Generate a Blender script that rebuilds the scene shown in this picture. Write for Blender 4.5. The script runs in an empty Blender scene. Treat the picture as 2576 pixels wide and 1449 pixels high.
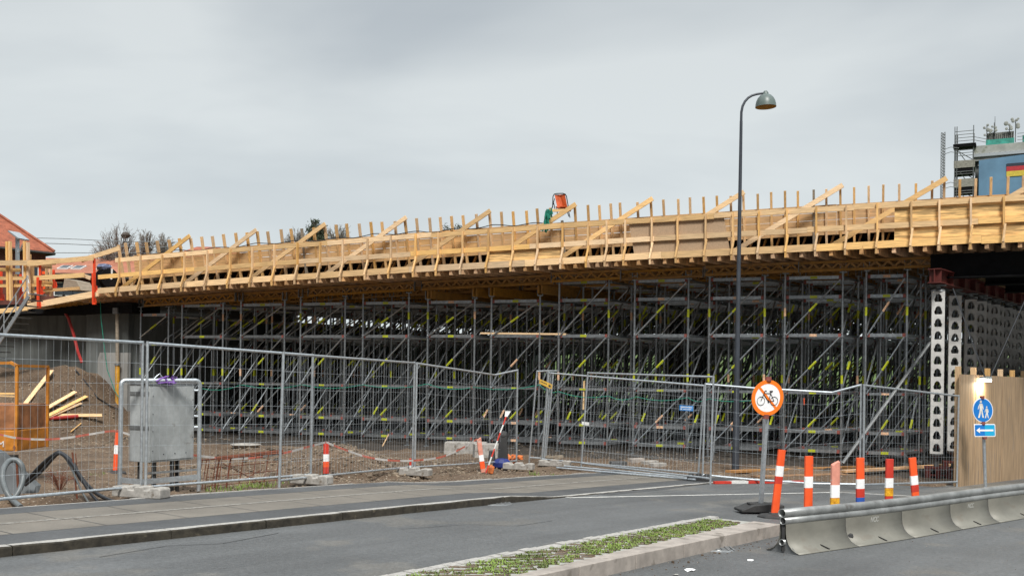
import bpy, bmesh, math, random
from math import sin, cos, pi, radians, sqrt
from mathutils import Vector as V, Matrix, noise as mn
random.seed(7)
S = bpy.context.scene
COL = S.collection
# ------------------------------------------------------------ camera, sky, sun, exposure
F = 2500.0; ROLL = 0.0125; ZC = 2.05            # focal length in picture units (2576 wide), roll, eye height
cd = bpy.data.cameras.new('camera'); cam = bpy.data.objects.new('camera', cd); COL.objects.link(cam)
cd.sensor_width = 36; cd.lens = 36*F/2576; cd.shift_y = 225.5/2576; cd.clip_start = .1; cd.clip_end = 3000
r_ = V((cos(ROLL), 0, sin(ROLL))); u_ = V((-sin(ROLL), 0, cos(ROLL))); b_ = V((0, -1, 0))
M = Matrix((r_, u_, b_)).transposed().to_4x4(); M.translation = V((0, 0, ZC)); cam.matrix_world = M
S.camera = cam
w = bpy.data.worlds.new("World"); S.world = w; w.use_nodes = True
nt = w.node_tree; nt.nodes.clear()
def N(t, **k):
    n = nt.nodes.new(t)
    for a, b in k.items(): setattr(n, a, b)
    return n
def sky_world():
    L = nt.links.new
    out = N('ShaderNodeOutputWorld'); bg = N('ShaderNodeBackground'); L(bg.outputs[0], out.inputs[0])
    tc = N('ShaderNodeTexCoord'); sp = N('ShaderNodeSeparateXYZ'); L(tc.outputs['Generated'], sp.inputs[0])
    # cloud layer coordinates: direction over (height + .25)
    add = N('ShaderNodeMath', operation='ADD'); L(sp.outputs[2], add.inputs[0]); add.inputs[1].default_value = .22
    mx = N('ShaderNodeMath', operation='MAXIMUM'); L(add.outputs[0], mx.inputs[0]); mx.inputs[1].default_value = .05
    dv = N('ShaderNodeVectorMath', operation='DIVIDE'); L(tc.outputs['Generated'], dv.inputs[0])
    cb = N('ShaderNodeCombineXYZ'); L(mx.outputs[0], cb.inputs[0]); L(mx.outputs[0], cb.inputs[1]); cb.inputs[2].default_value = 1
    L(cb.outputs[0], dv.inputs[1])
    no = N('ShaderNodeTexNoise'); no.inputs['Scale'].default_value = 1.5; no.inputs['Detail'].default_value = 4.5
    no.inputs['Roughness'].default_value = .47; no.inputs['Distortion'].default_value = .25
    mp = N('ShaderNodeMapping'); mp.inputs['Location'].default_value = (3.3, 1.45, 0); mp.inputs['Scale'].default_value = (.75, 1.15, 1)
    L(dv.outputs[0], mp.inputs[0]); L(mp.outputs[0], no.inputs['Vector'])
    rp = N('ShaderNodeValToRGB'); L(no.outputs[0], rp.inputs[0])
    e = rp.color_ramp.elements
    e[0].position = .36; e[0].color = (.50, .55, .59, 1); e[1].position = .64; e[1].color = (.72, .765, .78, 1)
    # paler near the horizon
    rh = N('ShaderNodeMapRange'); L(sp.outputs[2], rh.inputs[0]); rh.inputs[1].default_value = .04; rh.inputs[2].default_value = .34
    rh.inputs[3].default_value = .88; rh.inputs[4].default_value = 0
    m1 = N('ShaderNodeMixRGB'); L(rh.outputs[0], m1.inputs[0]); L(rp.outputs[0], m1.inputs[1]); m1.inputs[2].default_value = (.79, .855, .87, 1)
    # an overcast sky is about three times as bright overhead
    rz = N('ShaderNodeMapRange', interpolation_type='SMOOTHSTEP'); L(sp.outputs[2], rz.inputs[0]); rz.inputs[1].default_value = .36; rz.inputs[2].default_value = .95
    rz.inputs[3].default_value = 1; rz.inputs[4].default_value = 1.9
    vm = N('ShaderNodeVectorMath', operation='SCALE'); L(m1.outputs[0], vm.inputs[0]); L(rz.outputs[0], vm.inputs['Scale'])
    sk = N('ShaderNodeTexSky', sky_type='NISHITA'); sk.sun_disc = False; sk.sun_elevation = radians(52); sk.sun_rotation = radians(168)
    vs = N('ShaderNodeVectorMath', operation='SCALE'); L(sk.outputs[0], vs.inputs[0]); vs.inputs['Scale'].default_value = .06
    m2 = N('ShaderNodeMixRGB'); m2.inputs[0].default_value = .06; L(vm.outputs[0], m2.inputs[1]); L(vs.outputs[0], m2.inputs[2])
    # added darkening: unseen low sky behind and beside the camera, for under-deck shade
    ry = N('ShaderNodeMapRange', interpolation_type='SMOOTHSTEP'); L(sp.outputs[1], ry.inputs[0]); ry.inputs[1].default_value = -.05; ry.inputs[2].default_value = .62; ry.inputs[3].default_value = .88; ry.inputs[4].default_value = 0
    rw = N('ShaderNodeMapRange', interpolation_type='SMOOTHSTEP'); L(sp.outputs[2], rw.inputs[0]); rw.inputs[1].default_value = .30; rw.inputs[2].default_value = .62; rw.inputs[3].default_value = 1; rw.inputs[4].default_value = 0
    mm = N('ShaderNodeMath', operation='MULTIPLY'); L(ry.outputs[0], mm.inputs[0]); L(rw.outputs[0], mm.inputs[1])
    m3 = N('ShaderNodeMixRGB'); L(mm.outputs[0], m3.inputs[0]); L(m2.outputs[0], m3.inputs[1]); m3.inputs[2].default_value = (.03, .034, .038, 1)
    L(m3.outputs[0], bg.inputs[0]); bg.inputs[1].default_value = 1.0
sky_world()
sl = bpy.data.lights.new('sun', 'SUN'); so = bpy.data.objects.new('sun', sl); COL.objects.link(so)
sl.energy = 4.1; sl.angle = radians(16); sl.color = (1, .97, .92)
so.rotation_euler = V((-0.10, .74, -.95)).to_track_quat('-Z', 'Y').to_euler()
so.location = (-10, -20, 40)
S.view_settings.view_transform = 'Standard'; S.view_settings.look = 'None'; S.view_settings.exposure = 0; S.view_settings.gamma = 1
S.render.engine = 'CYCLES'
# ------------------------------------------------------------ geometry of the place
def ray(x, y):
    u = x-1288; v = y-950
    return V(((u*cos(ROLL)+v*sin(ROLL))/F, 1, (u*sin(ROLL)-v*cos(ROLL))/F))
def W(x, y, d): return V((0, 0, ZC))+ray(x, y)*d
TD = V((.627, .779, 0)); MD = V((-.779, .627, 0))         # street direction, and square to it (away from the camera side)
def road_z(X, Y):
    t = (X+4.86)*.627+(Y-13.2)*.779
    return .34-.0218*t-(.0006*t*t if t > 0 else 0) if t < 45 else .34-.0218*45-.0006*2025
def hit(x, y, fn, d0=3., d1=400.):
    r = ray(x, y); c = V((0, 0, ZC)); n = 240; pd = d0
    for i in range(1, n+1):
        d = d0*(d1/d0)**(i/n); p = c+r*d
        if p.z <= fn(p.x, p.y):
            a, b = pd, d
            for _ in range(30):
                m = (a+b)/2; p = c+r*m
                if p.z <= fn(p.x, p.y): b = m
                else: a = m
            return c+r*b
        pd = d
    return c+r*d1
def G(x, y, off=0.): return hit(x, y, lambda X, Y: road_z(X, Y)+off)
PAVE = .09
ANG = radians(19.3)
U = V((cos(ANG), -sin(ANG), 0)); NO = V((-sin(ANG), -cos(ANG), 0)); A0 = V((0, 28.63, 0))   # bridge line, outward normal
VD = V((.6, .8, 0))                                       # the rows run away under the deck
def B(x, y, w=0.):
    r = ray(x, y); c = V((0, 0, ZC)); d = (w-NO.dot(c-A0))/NO.dot(r)
    return c+r*d
def PW(p, w, z): return A0+U*p+NO*w+V((0, 0, z))
def PX(x, w=0.): return (B(x, 900, w)-A0).dot(U)          # along-bridge coordinate of a picture column
def J(p): return ZC+2.935+.0285*p-.00052*p*p              # underside of the joists
def sm(a, b, x):
    t = max(0, min(1, (x-a)/(b-a))); return t*t*(3-2*t)
PB = G(0, 1278.8, PAVE); PBQ = PB.dot(MD)                # back edge of the pavement
TDROP = G(1350, 1252).dot(TD)
def pave_off(X, Y): return PAVE-(PAVE-.012)*sm(TDROP-1.0, TDROP+.5, X*TD.x+Y*TD.y)
def GP(x, y, off=0.): return hit(x, y, lambda X, Y: road_z(X, Y)+pave_off(X, Y)+off)
FL1 = G(1480, 1184); FL2 = G(2420, 1228); FLD = (FL2-FL1); FLD.z = 0; FLD.normalize(); FLN = V((-FLD.y, FLD.x, 0))
HO = G(2413, 1224); HQ = HO.dot(MD)                        # near corner of the plywood hoarding
TR0 = GP(90, 1262).dot(TD)
def ground_z(X, Y):
    P = V((X, Y, 0)); q = P.dot(MD)-PBQ; t = P.dot(TD)
    fw = (P-A0).dot(NO)                                    # + in front of the scaffold line
    rz = road_z(X, Y); df = (P-FL1).dot(FLN); far_d = -fw
    far = -.22*sm(6, 10, X)*sm(-3, 3, fw+2)
    p = (P-A0).dot(U)
    if q > 0 or (df > 0 and P.dot(MD) > HQ+.25):
        k = sm(0, 5.5, q) if q > 0 else 0
        if df > 0: k = max(k, sm(0, 4, df))
        near = rz+pave_off(X, Y)-.03 if q > 0 else rz+.05*min(1, df*5)
        z = near*(1-k)+far*k
        wob = min(1, abs(q)) if q > 0 else min(1, df)
        z += .07*mn.noise((X*.9, Y*.9, 0))*wob+.05*mn.noise((X*3, Y*3, 4))*min(1, wob*2)+.03*mn.noise((X*8, Y*8, 1))*wob
        e = sm(-12.4, -15.0, p)*(sm(5.4, .6, fw) if fw > .6 else 1)
        e *= sm(-9, -5, fw)
        z += 2.1*e*(1+.10*mn.noise((X*.7, Y*.7, 2)))+.25*e*mn.noise((X*2, Y*2, 3))
        for (cx, cy, rx, h) in HEAPS:
            d = sqrt((X-cx)**2+(Y-cy)**2)/rx*(1+.18*mn.noise((X*1.3, Y*1.3, 9)))
            if d < 1: z += h*(1-sm(0, 1, d))*(1+.3*mn.noise((X*2.2, Y*2.2, 7)))
        c = t-TR0
        if -4 < c < 1.3 and 0 < q < 1.5: z -= .4*sm(.02, .14, q)*sm(1.4, .8, q)*sm(1.3, .9, c)
        if far_d > 20:
            z += 4.2*sm(24, 46, far_d)
    else:
        z = rz-.22
    return z
_h = [(842, 1190, 1.7, .62), (930, 1172, 1.8, .30), (610, 1150, 2.1, .24), (700, 1150, 1.8, .2), (520, 1175, 1.2, .18), (1120, 1160, 1.6, .14)]
HEAPS = []
for (x, y, r, h) in _h:
    g = hit(x, y, lambda X, Y: .18); HEAPS.append((g.x, g.y, r, h))
def T(x, y, off=0.): return hit(x, y, lambda X, Y: ground_z(X, Y)+off, 8)
# ------------------------------------------------------------ mesh helpers
class MB:
    def __init__(s): s.v = []; s.f = []; s.m = []
    def add(s, vs, fs, mi=0):
        n = len(s.v); s.v += [V(a) for a in vs]; s.f += [tuple(i+n for i in f) for f in fs]; s.m += [mi]*len(fs); return s
    def bar(s, a, b, w, h, up=(0, 0, 1), mi=0):
        a = V(a); b = V(b); d = (b-a).normalized(); up = V(up)
        sx = d.cross(up)
        if sx.length < 1e-4: sx = d.cross(V((1, 0, 0)))
        sx.normalize(); sy = sx.cross(d).normalized(); sx *= w/2; sy *= h/2
        vs = [a-sx-sy, a+sx-sy, a+sx+sy, a-sx+sy, b-sx-sy, b+sx-sy, b+sx+sy, b-sx+sy]
        return s.add(vs, [(0, 3, 2, 1), (4, 5, 6, 7), (0, 1, 5, 4), (1, 2, 6, 5), (2, 3, 7, 6), (3, 0, 4, 7)], mi)
    def box(s, c, sx, sy, sz, ax=V((1, 0, 0)), ay=V((0, 1, 0)), mi=0, taper=1.0):
        c = V(c); az = V((0, 0, 1)); vs = []
        for k, t in ((0, 1), (1, taper)):
            for (i, j) in ((-1, -1), (1, -1), (1, 1), (-1, 1)):
                vs.append(c+ax*(i*sx/2*t)+ay*(j*sy/2*t)+az*(sz*k))
        return s.add(vs, [(0, 3, 2, 1), (4, 5, 6, 7), (0, 1, 5, 4), (1, 2, 6, 5), (2, 3, 7, 6), (3, 0, 4, 7)], mi)
    def tube(s, a, b, r, n=6, r2=None, mi=0):
        return s.path([a, b], r, n, mi, r2)
    def path(s, pts, r, n=6, mi=0, r2=None, caps=True):
        pts = [V(p) for p in pts]; k = len(pts); base = len(s.v); ref = None
        for i, p in enumerate(pts):
            d = (pts[min(i+1, k-1)]-pts[max(i-1, 0)])
            d = d.normalized() if d.length > 1e-9 else V((0, 0, 1))
            if ref is None: ref = V((0, 0, 1)) if abs(d.z) < .9 else V((1, 0, 0))
            x = d.cross(ref)
            if x.length < 1e-4: x = d.cross(V((0, 1, 0)))
            x.normalize(); y = x.cross(d).normalized(); ref = y.copy() if abs(d.dot(y)) < .9 else ref
            rr = r if r2 is None else r+(r2-r)*i/(k-1)
            for j in range(n):
                a = 2*pi*j/n; s.v.append(p+x*(cos(a)*rr)+y*(sin(a)*rr))
        for i in range(k-1):
            for j in range(n):
                q = base+i*n; s.f.append((q+j, q+(j+1) % n, q+n+(j+1) % n, q+n+j)); s.m.append(mi)
        if caps:
            s.f.append(tuple(base+j for j in range(n))[::-1]); s.m.append(mi)
            s.f.append(tuple(base+(k-1)*n+j for j in range(n))); s.m.append(mi)
        return s
    def prism(s, poly, o, ax, ay, az, mi=0):        # poly in (ax, ay) at o, thickness vector az
        o = V(o); n = len(poly)
        vs = [o+ax*x+ay*y for x, y in poly]; vs += [p+az for p in vs]
        fs = [tuple(range(n))[::-1], tuple(range(n, 2*n))]+[(i, (i+1) % n, n+(i+1) % n, n+i) for i in range(n)]
        return s.add(vs, fs, mi)
    def ball(s, c, r, sx=1, sy=1, sz=1, n=6, mi=0, jit=0.):
        c = V(c); vs = [c+V((0, 0, -r*sz))]; fs = []
        rows = max(3, n//2)
        for i in range(1, rows):
            ph = -pi/2+pi*i/rows
            for j in range(n):
                a = 2*pi*j/n; q = 1+random.uniform(-jit, jit)
                vs.append(c+V((cos(a)*cos(ph)*r*sx*q, sin(a)*cos(ph)*r*sy*q, sin(ph)*r*sz*q)))
        vs.append(c+V((0, 0, r*sz))); top = len(vs)-1
        for j in range(n): fs.append((0, 1+(j+1) % n, 1+j))
        for i in range(rows-2):
            for j in range(n): q = 1+i*n; fs.append((q+j, q+(j+1) % n, q+n+(j+1) % n, q+n+j))
        for j in range(n): q = 1+(rows-2)*n; fs.append((q+j, q+(j+1) % n, top))
        return s.add(vs, fs, mi)
    def lathe(s, prof, c, ax=V((1, 0, 0)), ay=V((0, 1, 0)), az=V((0, 0, 1)), n=20, mi=0):
        c = V(c); vs = []; k = len(prof); fs = []
        for r, z in prof:
            for j in range(n): a = 2*pi*j/n; vs.append(c+ax*(cos(a)*r)+ay*(sin(a)*r)+az*z)
        for i in range(k-1):
            for j in range(n): fs.append((i*n+j, i*n+(j+1) % n, (i+1)*n+(j+1) % n, (i+1)*n+j))
        return s.add(vs, fs, mi)
    def build(s, name, mats, parent=None, smooth=False, bevel=0, local=False):
        if not isinstance(mats, (list, tuple)): mats = [mats]
        if parent is not None: loc = V((0, 0, 0)); org = V((0, 0, 0)) if local else parent.location.copy()
        elif local: org = V((0, 0, 0)); loc = org
        else:
            n = max(1, len(s.v)); org = V((sum(p.x for p in s.v)/n, sum(p.y for p in s.v)/n, min(p.z for p in s.v))); loc = org
        me = bpy.data.meshes.new(name); me.from_pydata([tuple(p-org) for p in s.v], [], s.f)
        for m in mats: me.materials.append(m)
        if len(mats) > 1: me.polygons.foreach_set('material_index', s.m)
        if smooth: me.polygons.foreach_set('use_smooth', [True]*len(me.polygons))
        me.update()
        o = bpy.data.objects.new(name, me); COL.objects.link(o); o.location = loc
        if parent is not None: o.parent = parent
        if bevel:
            b = o.modifiers.new('b', 'BEVEL'); b.width = bevel; b.segments = 2; b.limit_method = 'ANGLE'
        if smooth and bevel == 0:
            try: me.set_sharp_from_angle(angle=radians(40))
            except Exception: pass
        return o
def tag(o, label=None, cat=None, group=None, kind=None):
    if label: o['label'] = label
    if cat: o['category'] = cat
    if group: o['group'] = group
    if kind: o['kind'] = kind
    return o
def thing(name, label, cat, loc, group=None):
    o = bpy.data.objects.new(name, None); COL.objects.link(o); o.location = V(loc); o.empty_display_size = .1
    return tag(o, label, cat, group)
def dup(root, loc, label=None, name=None):
    r = root.copy(); COL.objects.link(r); r.location = V(loc)
    if label: r['label'] = label
    for ch in list(root.children):
        c = ch.copy(); COL.objects.link(c); c.parent = r
        for g in ch.children:
            d = g.copy(); COL.objects.link(d); d.parent = c
    return r
ORD = ['first', 'second', 'third', 'fourth', 'fifth', 'sixth', 'seventh', 'eighth', 'ninth', 'tenth', 'eleventh', 'twelfth', 'thirteenth', 'fourteenth', 'fifteenth', 'sixteenth']
# ------------------------------------------------------------ materials
TDX, TDY = .627, .779
def mat(name, col, rough=.7, met=0., scale=8., amt=.2, bump=0., stretch=(1, 1, 1), col2=None, rnd=0., detail=6, spec=.5, bscale=None, lo=.35, hi=.65, emit=0., coord='Object', spots=None, fine=None, streak=None):
    m = bpy.data.materials.new(name); m.use_nodes = True; t = m.node_tree; b = t.nodes['Principled BSDF']; L = t.links.new
    b.inputs['Roughness'].default_value = rough; b.inputs['Metallic'].default_value = met; b.inputs['Specular IOR Level'].default_value = spec
    tc = t.nodes.new('ShaderNodeTexCoord'); mp = t.nodes.new('ShaderNodeMapping'); mp.inputs['Scale'].default_value = stretch
    if coord == 'World':
        ge = t.nodes.new('ShaderNodeNewGeometry'); L(ge.outputs['Position'], mp.inputs[0])
    else: L(tc.outputs[coord], mp.inputs[0])
    no = t.nodes.new('ShaderNodeTexNoise'); no.inputs['Scale'].default_value = scale; no.inputs['Detail'].default_value = detail; no.inputs['Roughness'].default_value = .6
    L(mp.outputs[0], no.inputs[0])
    if rnd:
        oi = t.nodes.new('ShaderNodeObjectInfo'); vm = t.nodes.new('ShaderNodeVectorMath'); vm.operation = 'ADD'; sc = t.nodes.new('ShaderNodeMath'); sc.operation = 'MULTIPLY'; sc.inputs[1].default_value = 37
        L(oi.outputs['Random'], sc.inputs[0]); L(mp.outputs[0], vm.inputs[0]); L(sc.outputs[0], vm.inputs[1]); L(vm.outputs[0], no.inputs[0])
    rp = t.nodes.new('ShaderNodeValToRGB'); L(no.outputs[0], rp.inputs[0]); e = rp.color_ramp.elements
    c2 = col2 or tuple(c*(1-amt) for c in col); c1 = col if col2 else tuple(min(1, c*(1+amt*.6)) for c in col)
    e[0].position = lo; e[1].position = hi; e[0].color = (*c2, 1); e[1].color = (*c1, 1)
    last = rp.outputs[0]
    if spots:
        sc_, thr, scol = spots
        n2 = t.nodes.new('ShaderNodeTexNoise'); n2.inputs['Scale'].default_value = sc_; n2.inputs['Detail'].default_value = 3; L(mp.outputs[0], n2.inputs[0])
        r2 = t.nodes.new('ShaderNodeMapRange'); r2.inputs[1].default_value = thr; r2.inputs[2].default_value = thr+.06; L(n2.outputs[0], r2.inputs[0])
        mx = t.nodes.new('ShaderNodeMixRGB'); L(r2.outputs[0], mx.inputs[0]); L(last, mx.inputs[1]); mx.inputs[2].default_value = (*scol, 1); last = mx.outputs[0]
    if streak:
        m3 = t.nodes.new('ShaderNodeMapping'); m3.inputs['Rotation'].default_value = (0, 0, math.atan2(TDY, TDX)*-1); m3.inputs['Scale'].default_value = (.12, 1, 1); L(mp.outputs[0], m3.inputs[0])
        m4 = t.nodes.new('ShaderNodeMapping'); m4.vector_type = 'POINT'; m4.inputs['Scale'].default_value = (.12, 1.3, 1); m3.inputs['Scale'].default_value = (1, 1, 1); L(m3.outputs[0], m4.inputs[0])
        n3 = t.nodes.new('ShaderNodeTexNoise'); n3.inputs['Scale'].default_value = 1.6; n3.inputs['Detail'].default_value = 5; L(m4.outputs[0], n3.inputs[0])
        r3 = t.nodes.new('ShaderNodeMapRange'); r3.inputs[1].default_value = .3; r3.inputs[2].default_value = .7; r3.inputs[3].default_value = 1-streak; r3.inputs[4].default_value = 1+streak; L(n3.outputs[0], r3.inputs[0])
        v3 = t.nodes.new('ShaderNodeVectorMath'); v3.operation = 'SCALE'; L(last, v3.inputs[0]); L(r3.outputs[0], v3.inputs['Scale']); last = v3.outputs[0]
    if fine:
        n4 = t.nodes.new('ShaderNodeTexNoise'); n4.inputs['Scale'].default_value = fine[0]; n4.inputs['Detail'].default_value = 3; n4.inputs['Roughness'].default_value = .8; L(mp.outputs[0], n4.inputs[0])
        r4 = t.nodes.new('ShaderNodeMapRange'); r4.inputs[1].default_value = .3; r4.inputs[2].default_value = .7; r4.inputs[3].default_value = 1-fine[1]; r4.inputs[4].default_value = 1+fine[1]; L(n4.outputs[0], r4.inputs[0])
        v4 = t.nodes.new('ShaderNodeVectorMath'); v4.operation = 'SCALE'; L(last, v4.inputs[0]); L(r4.outputs[0], v4.inputs['Scale']); last = v4.outputs[0]
    if rnd:
        hs = t.nodes.new('ShaderNodeHueSaturation'); mr = t.nodes.new('ShaderNodeMapRange'); mr.inputs[3].default_value = 1-rnd; mr.inputs[4].default_value = 1+rnd*.7
        mo = t.nodes.new('ShaderNodeMath'); mo.operation = 'FRACT'; L(sc.outputs[0], mo.inputs[0]); ms = t.nodes.new('ShaderNodeMapRange'); ms.inputs[3].default_value = 1-rnd*.9; ms.inputs[4].default_value = 1+rnd*.5; L(mo.outputs[0], ms.inputs[0]); L(ms.outputs[0], hs.inputs['Saturation'])
        L(oi.outputs['Random'], mr.inputs[0]); L(mr.outputs[0], hs.inputs['Value']); L(last, hs.inputs['Color']); last = hs.outputs[0]
    L(last, b.inputs['Base Color'])
    if bump:
        bp = t.nodes.new('ShaderNodeBump'); bp.inputs['Strength'].default_value = bump; bp.inputs['Distance'].default_value = .02
        nb = no
        if bscale:
            nb = t.nodes.new('ShaderNodeTexNoise'); nb.inputs['Scale'].default_value = bscale; nb.inputs['Detail'].default_value = 4; L(mp.outputs[0], nb.inputs[0])
        L(nb.outputs[0], bp.inputs['Height']); L(bp.outputs[0], b.inputs['Normal'])
    if emit: b.inputs['Emission Color'].default_value = (*col, 1); b.inputs['Emission Strength'].default_value = emit
    return m
KN = (70, .74, (.22, .10, .04))
woodh = mat('pine_along', (.79, .515, .235), .75, scale=3, amt=.24, stretch=(1, 1, 14), rnd=.24, bump=.15, spots=(5.5, .70, (.30, .15, .06)))
woodv = mat('pine_upright', (.75, .465, .205), .75, scale=3, amt=.26, stretch=(14, 14, 1), rnd=.26, bump=.15, spots=(5.5, .70, (.30, .15, .06)))
woodend = mat('pine_joist', (.62, .36, .17), .8, scale=5, amt=.35, rnd=.2)
boardm = mat('board_wall', (.74, .455, .205), .75, scale=2.2, amt=.22, stretch=(1, 1, 10), bump=.2, rnd=.1, spots=(4.5, .69, (.36, .17, .07)))
plym = mat('plywood_grain', (.78, .50, .21), .6, scale=1.5, amt=.45, stretch=(.9, .9, 9), bump=.1, rnd=.08, detail=9, lo=.42, hi=.58)
chipm = mat('chipboard', (.43, .30, .19), .8, scale=30, amt=.15, bump=.1)
hoardm = mat('hoarding_ply', (.40, .275, .165), .7, scale=2.2, amt=.3, stretch=(5, 5, .6), bump=.15, spots=(2.4, .64, (.22, .19, .17)))
greyw = mat('weathered_timber', (.30, .25, .19), .85, scale=4, amt=.3, stretch=(1, 1, 8))
galv = mat('galvanised_tube', (.43, .465, .49), .40, .9, scale=14, amt=.28, rnd=.15, spots=(9, .68, (.34, .29, .25)))
galvf = mat('galvanised_fence', (.60, .645, .68), .45, .8, scale=20, amt=.18, rnd=.08)
galvd = mat('dull_steel', (.24, .25, .255), .55, .6, scale=10, amt=.3, rnd=.2)
yel = mat('neon_yellow_sleeve', (.45, .49, .02), .5, scale=6, amt=.15)
yelo = mat('orange_white_band', (.78, .48, .30), .6, scale=40, amt=.5)
redt = mat('red_painted_end', (.26, .07, .055), .6, scale=20, amt=.3)
girdm = mat('yellow_girder', (.36, .175, .025), .6, scale=8, amt=.25, rnd=.12, spots=(6, .66, (.24, .12, .04)))
conc = mat('concrete', (.30, .295, .28), .85, scale=1.3, amt=.25, stretch=(1, 1, .5), bump=.15, spots=(3, .66, (.20, .20, .19)))
concd = mat('concrete_weathered', (.13, .14, .135), .85, scale=1.2, amt=.3, stretch=(3, 3, .4), bump=.15)
blockm = mat('concrete_block', (.36, .34, .31), .9, scale=9, amt=.3, bump=.4, spots=(7, .62, (.17, .14, .11)), rnd=.1)
soil = mat('soil', (.150, .103, .066), .95, scale=.8, col2=(.075, .048, .029), fine=(26, .45), bump=1., bscale=14, detail=10, spots=(22, .63, (.36, .31, .25)), coord='World')
soil_shade = mat('shade_dark_earth', (.045, .036, .028), .95, scale=2, amt=.4, bump=.6, coord='World')  # soil colour darkened to stand for the shade under the deck
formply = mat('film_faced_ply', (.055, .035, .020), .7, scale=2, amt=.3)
asph = mat('asphalt', (.118, .122, .124), .55, scale=.5, amt=.18, bump=.6, bscale=70, fine=(24, .26), streak=.16, detail=8, coord='World', spots=(.8, .57, (.145, .141, .132)), spec=.4)
asphd = mat('asphalt_strip', (.078, .081, .084), .6, scale=1.5, amt=.2, bump=.4, bscale=80, fine=(26, .25), streak=.08, coord='World', spots=(85, .67, (.15, .155, .16)))
slabm = mat('paving_slab', (.175, .157, .133), .75, scale=1.1, amt=.2, fine=(60, .14), streak=.08, bump=.2, bscale=60, coord='World', spots=(60, .68, (.30, .28, .25)))
cobm = mat('cobbles', (.25, .235, .21), .85, scale=18, amt=.45, bump=.8, coord='World')
granl = mat('granite_light', (.40, .385, .36), .85, scale=25, amt=.25, bump=.4, coord='World')
grand = mat('granite_dark', (.042, .036, .026), .9, scale=9, amt=.5, bump=.7, coord='World', spots=(11, .66, (.085, .072, .05)))
granp = mat('granite_pink', (.36, .32, .285), .8, scale=5, amt=.25, bump=.3, coord='World', spots=(4, .62, (.20, .175, .15)))
paver = mat('grass_paver', (.36, .355, .325), .85, scale=14, amt=.2, bump=.3, coord='World', spots=(5, .64, (.21, .22, .15)))
whitep = mat('white_road_paint', (.62, .61, .58), .7, scale=8, amt=.25, coord='World')
grassm = mat('grass_blades', (.17, .25, .045), .7, scale=2, amt=.45, coord='World', rnd=0)
gbank = mat('grass_bank', (.075, .12, .03), .9, scale=1.2, amt=.4, coord='World')
stonem = mat('loose_stones', (.23, .18, .13), .85, scale=3.5, amt=.6, coord='World')
rust = mat('rusty_bar', (.17, .055, .028), .85, scale=12, amt=.4)
rubber = mat('black_rubber', (.035, .035, .035), .65, scale=8, amt=.3, bump=.1)
cablem = mat('black_cable', (.02, .022, .026), .35, scale=8, amt=.2)
hosem = mat('grey_hose', (.13, .145, .15), .45, scale=8, amt=.2)
lampm = mat('dark_lamp_paint', (.050, .058, .072), .45, scale=3, amt=.2)
hoodm = mat('lamp_hood', (.115, .15, .14), .4, scale=3, amt=.2)
hoodi = mat('lamp_hood_inner', (.55, .28, .05), .5, scale=3, amt=.15)
orange = mat('fluor_orange', (1.0, .115, .025), .55, scale=7, amt=.14, spots=(11, .70, (.50, .12, .07)))
oranges = mat('sign_orange', (1.0, .22, .02), .4, scale=5, amt=.05)
redf = mat('faded_red', (.62, .05, .03), .5, scale=5, amt=.2)
pinkf = mat('faded_pink', (.72, .30, .22), .6, scale=6, amt=.25, spots=(9, .6, (.55, .50, .46)))
retro = mat('retro_white', (.95, .95, .95), .3, scale=30, amt=.08, spots=(24, .71, (.55, .53, .50)))
retroy = mat('retro_amber', (.95, .42, .03), .35, scale=22, amt=.45)
bluet = mat('blue_tape', (.03, .10, .42), .5)
blues = mat('sign_blue', (.015, .20, .62), .35, scale=3, amt=.05)
bluel = mat('sign_light_blue', (.02, .42, .72), .35, scale=3, amt=.05)
blackp = mat('black_print', (.012, .012, .012), .5, amt=.1)
cabm = mat('grey_cabinet', (.42, .44, .44), .6, .05, scale=3, amt=.2, fine=(14, .08), spots=(4, .67, (.26, .25, .23)))
orsteel = mat('orange_steel', (.55, .21, .025), .55, scale=4, amt=.35, spots=(6, .62, (.20, .07, .025)))
redpipe = mat('red_pipe', (.42, .035, .03), .4, scale=5, amt=.2)
redclamp = mat('red_clamp', (.80, .07, .02), .45, scale=6, amt=.15)
purple = mat('purple_strap', (.22, .09, .42), .7, scale=12, amt=.3)
green = mat('green_net', (.015, .22, .15), .8, scale=20, amt=.4)
brick = mat('dark_brick', (.16, .055, .040), .85, scale=9, amt=.35, stretch=(1, 1, 3))
tile = mat('red_tiles', (.33, .10, .052), .8, scale=2.5, amt=.3, stretch=(1, 1, 2.5), bump=.3, fine=(9, .2))
tileo = mat('orange_tiles', (.38, .145, .085), .8, scale=1.5, amt=.25, bump=.3, fine=(9, .15))
glass = mat('window_glass', (.05, .06, .07), .12, scale=1, amt=.2)
whiteb = mat('white_frame', (.72, .72, .70), .6, amt=.1)
gutter = mat('dark_gutter', (.035, .032, .03), .6)
bark = mat('bark', (.085, .072, .062), .9, scale=5, amt=.3)
twigm = mat('twigs', (.21, .185, .16), .9, scale=5, amt=.3)
leafm = mat('ivy_leaves', (.055, .075, .04), .8, scale=3, amt=.4)
whitecol = mat('white_column', (.56, .55, .53), .6, .1, scale=4, amt=.2, spots=(6, .66, (.36, .33, .29)), rnd=.08)
girdred = mat('dark_red_girder', (.115, .020, .015), .6, scale=5, amt=.4)
steelk = mat('black_girder', (.010, .010, .011), .9, spec=.15, scale=5, amt=.3)
tent = mat('grey_sheet', (.085, .092, .096), .7, scale=3, amt=.25)
barrm = mat('barrier_steel', (.215, .208, .178), .55, .15, scale=1.6, amt=.2, stretch=(1, 1, 2.2), spots=(3.2, .60, (.20, .185, .155)), bump=.05, coord='World')
pipem = mat('barrier_pipe', (.33, .34, .335), .4, .45, scale=5, amt=.25, coord='World', spots=(6, .64, (.19, .18, .17)))
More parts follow.
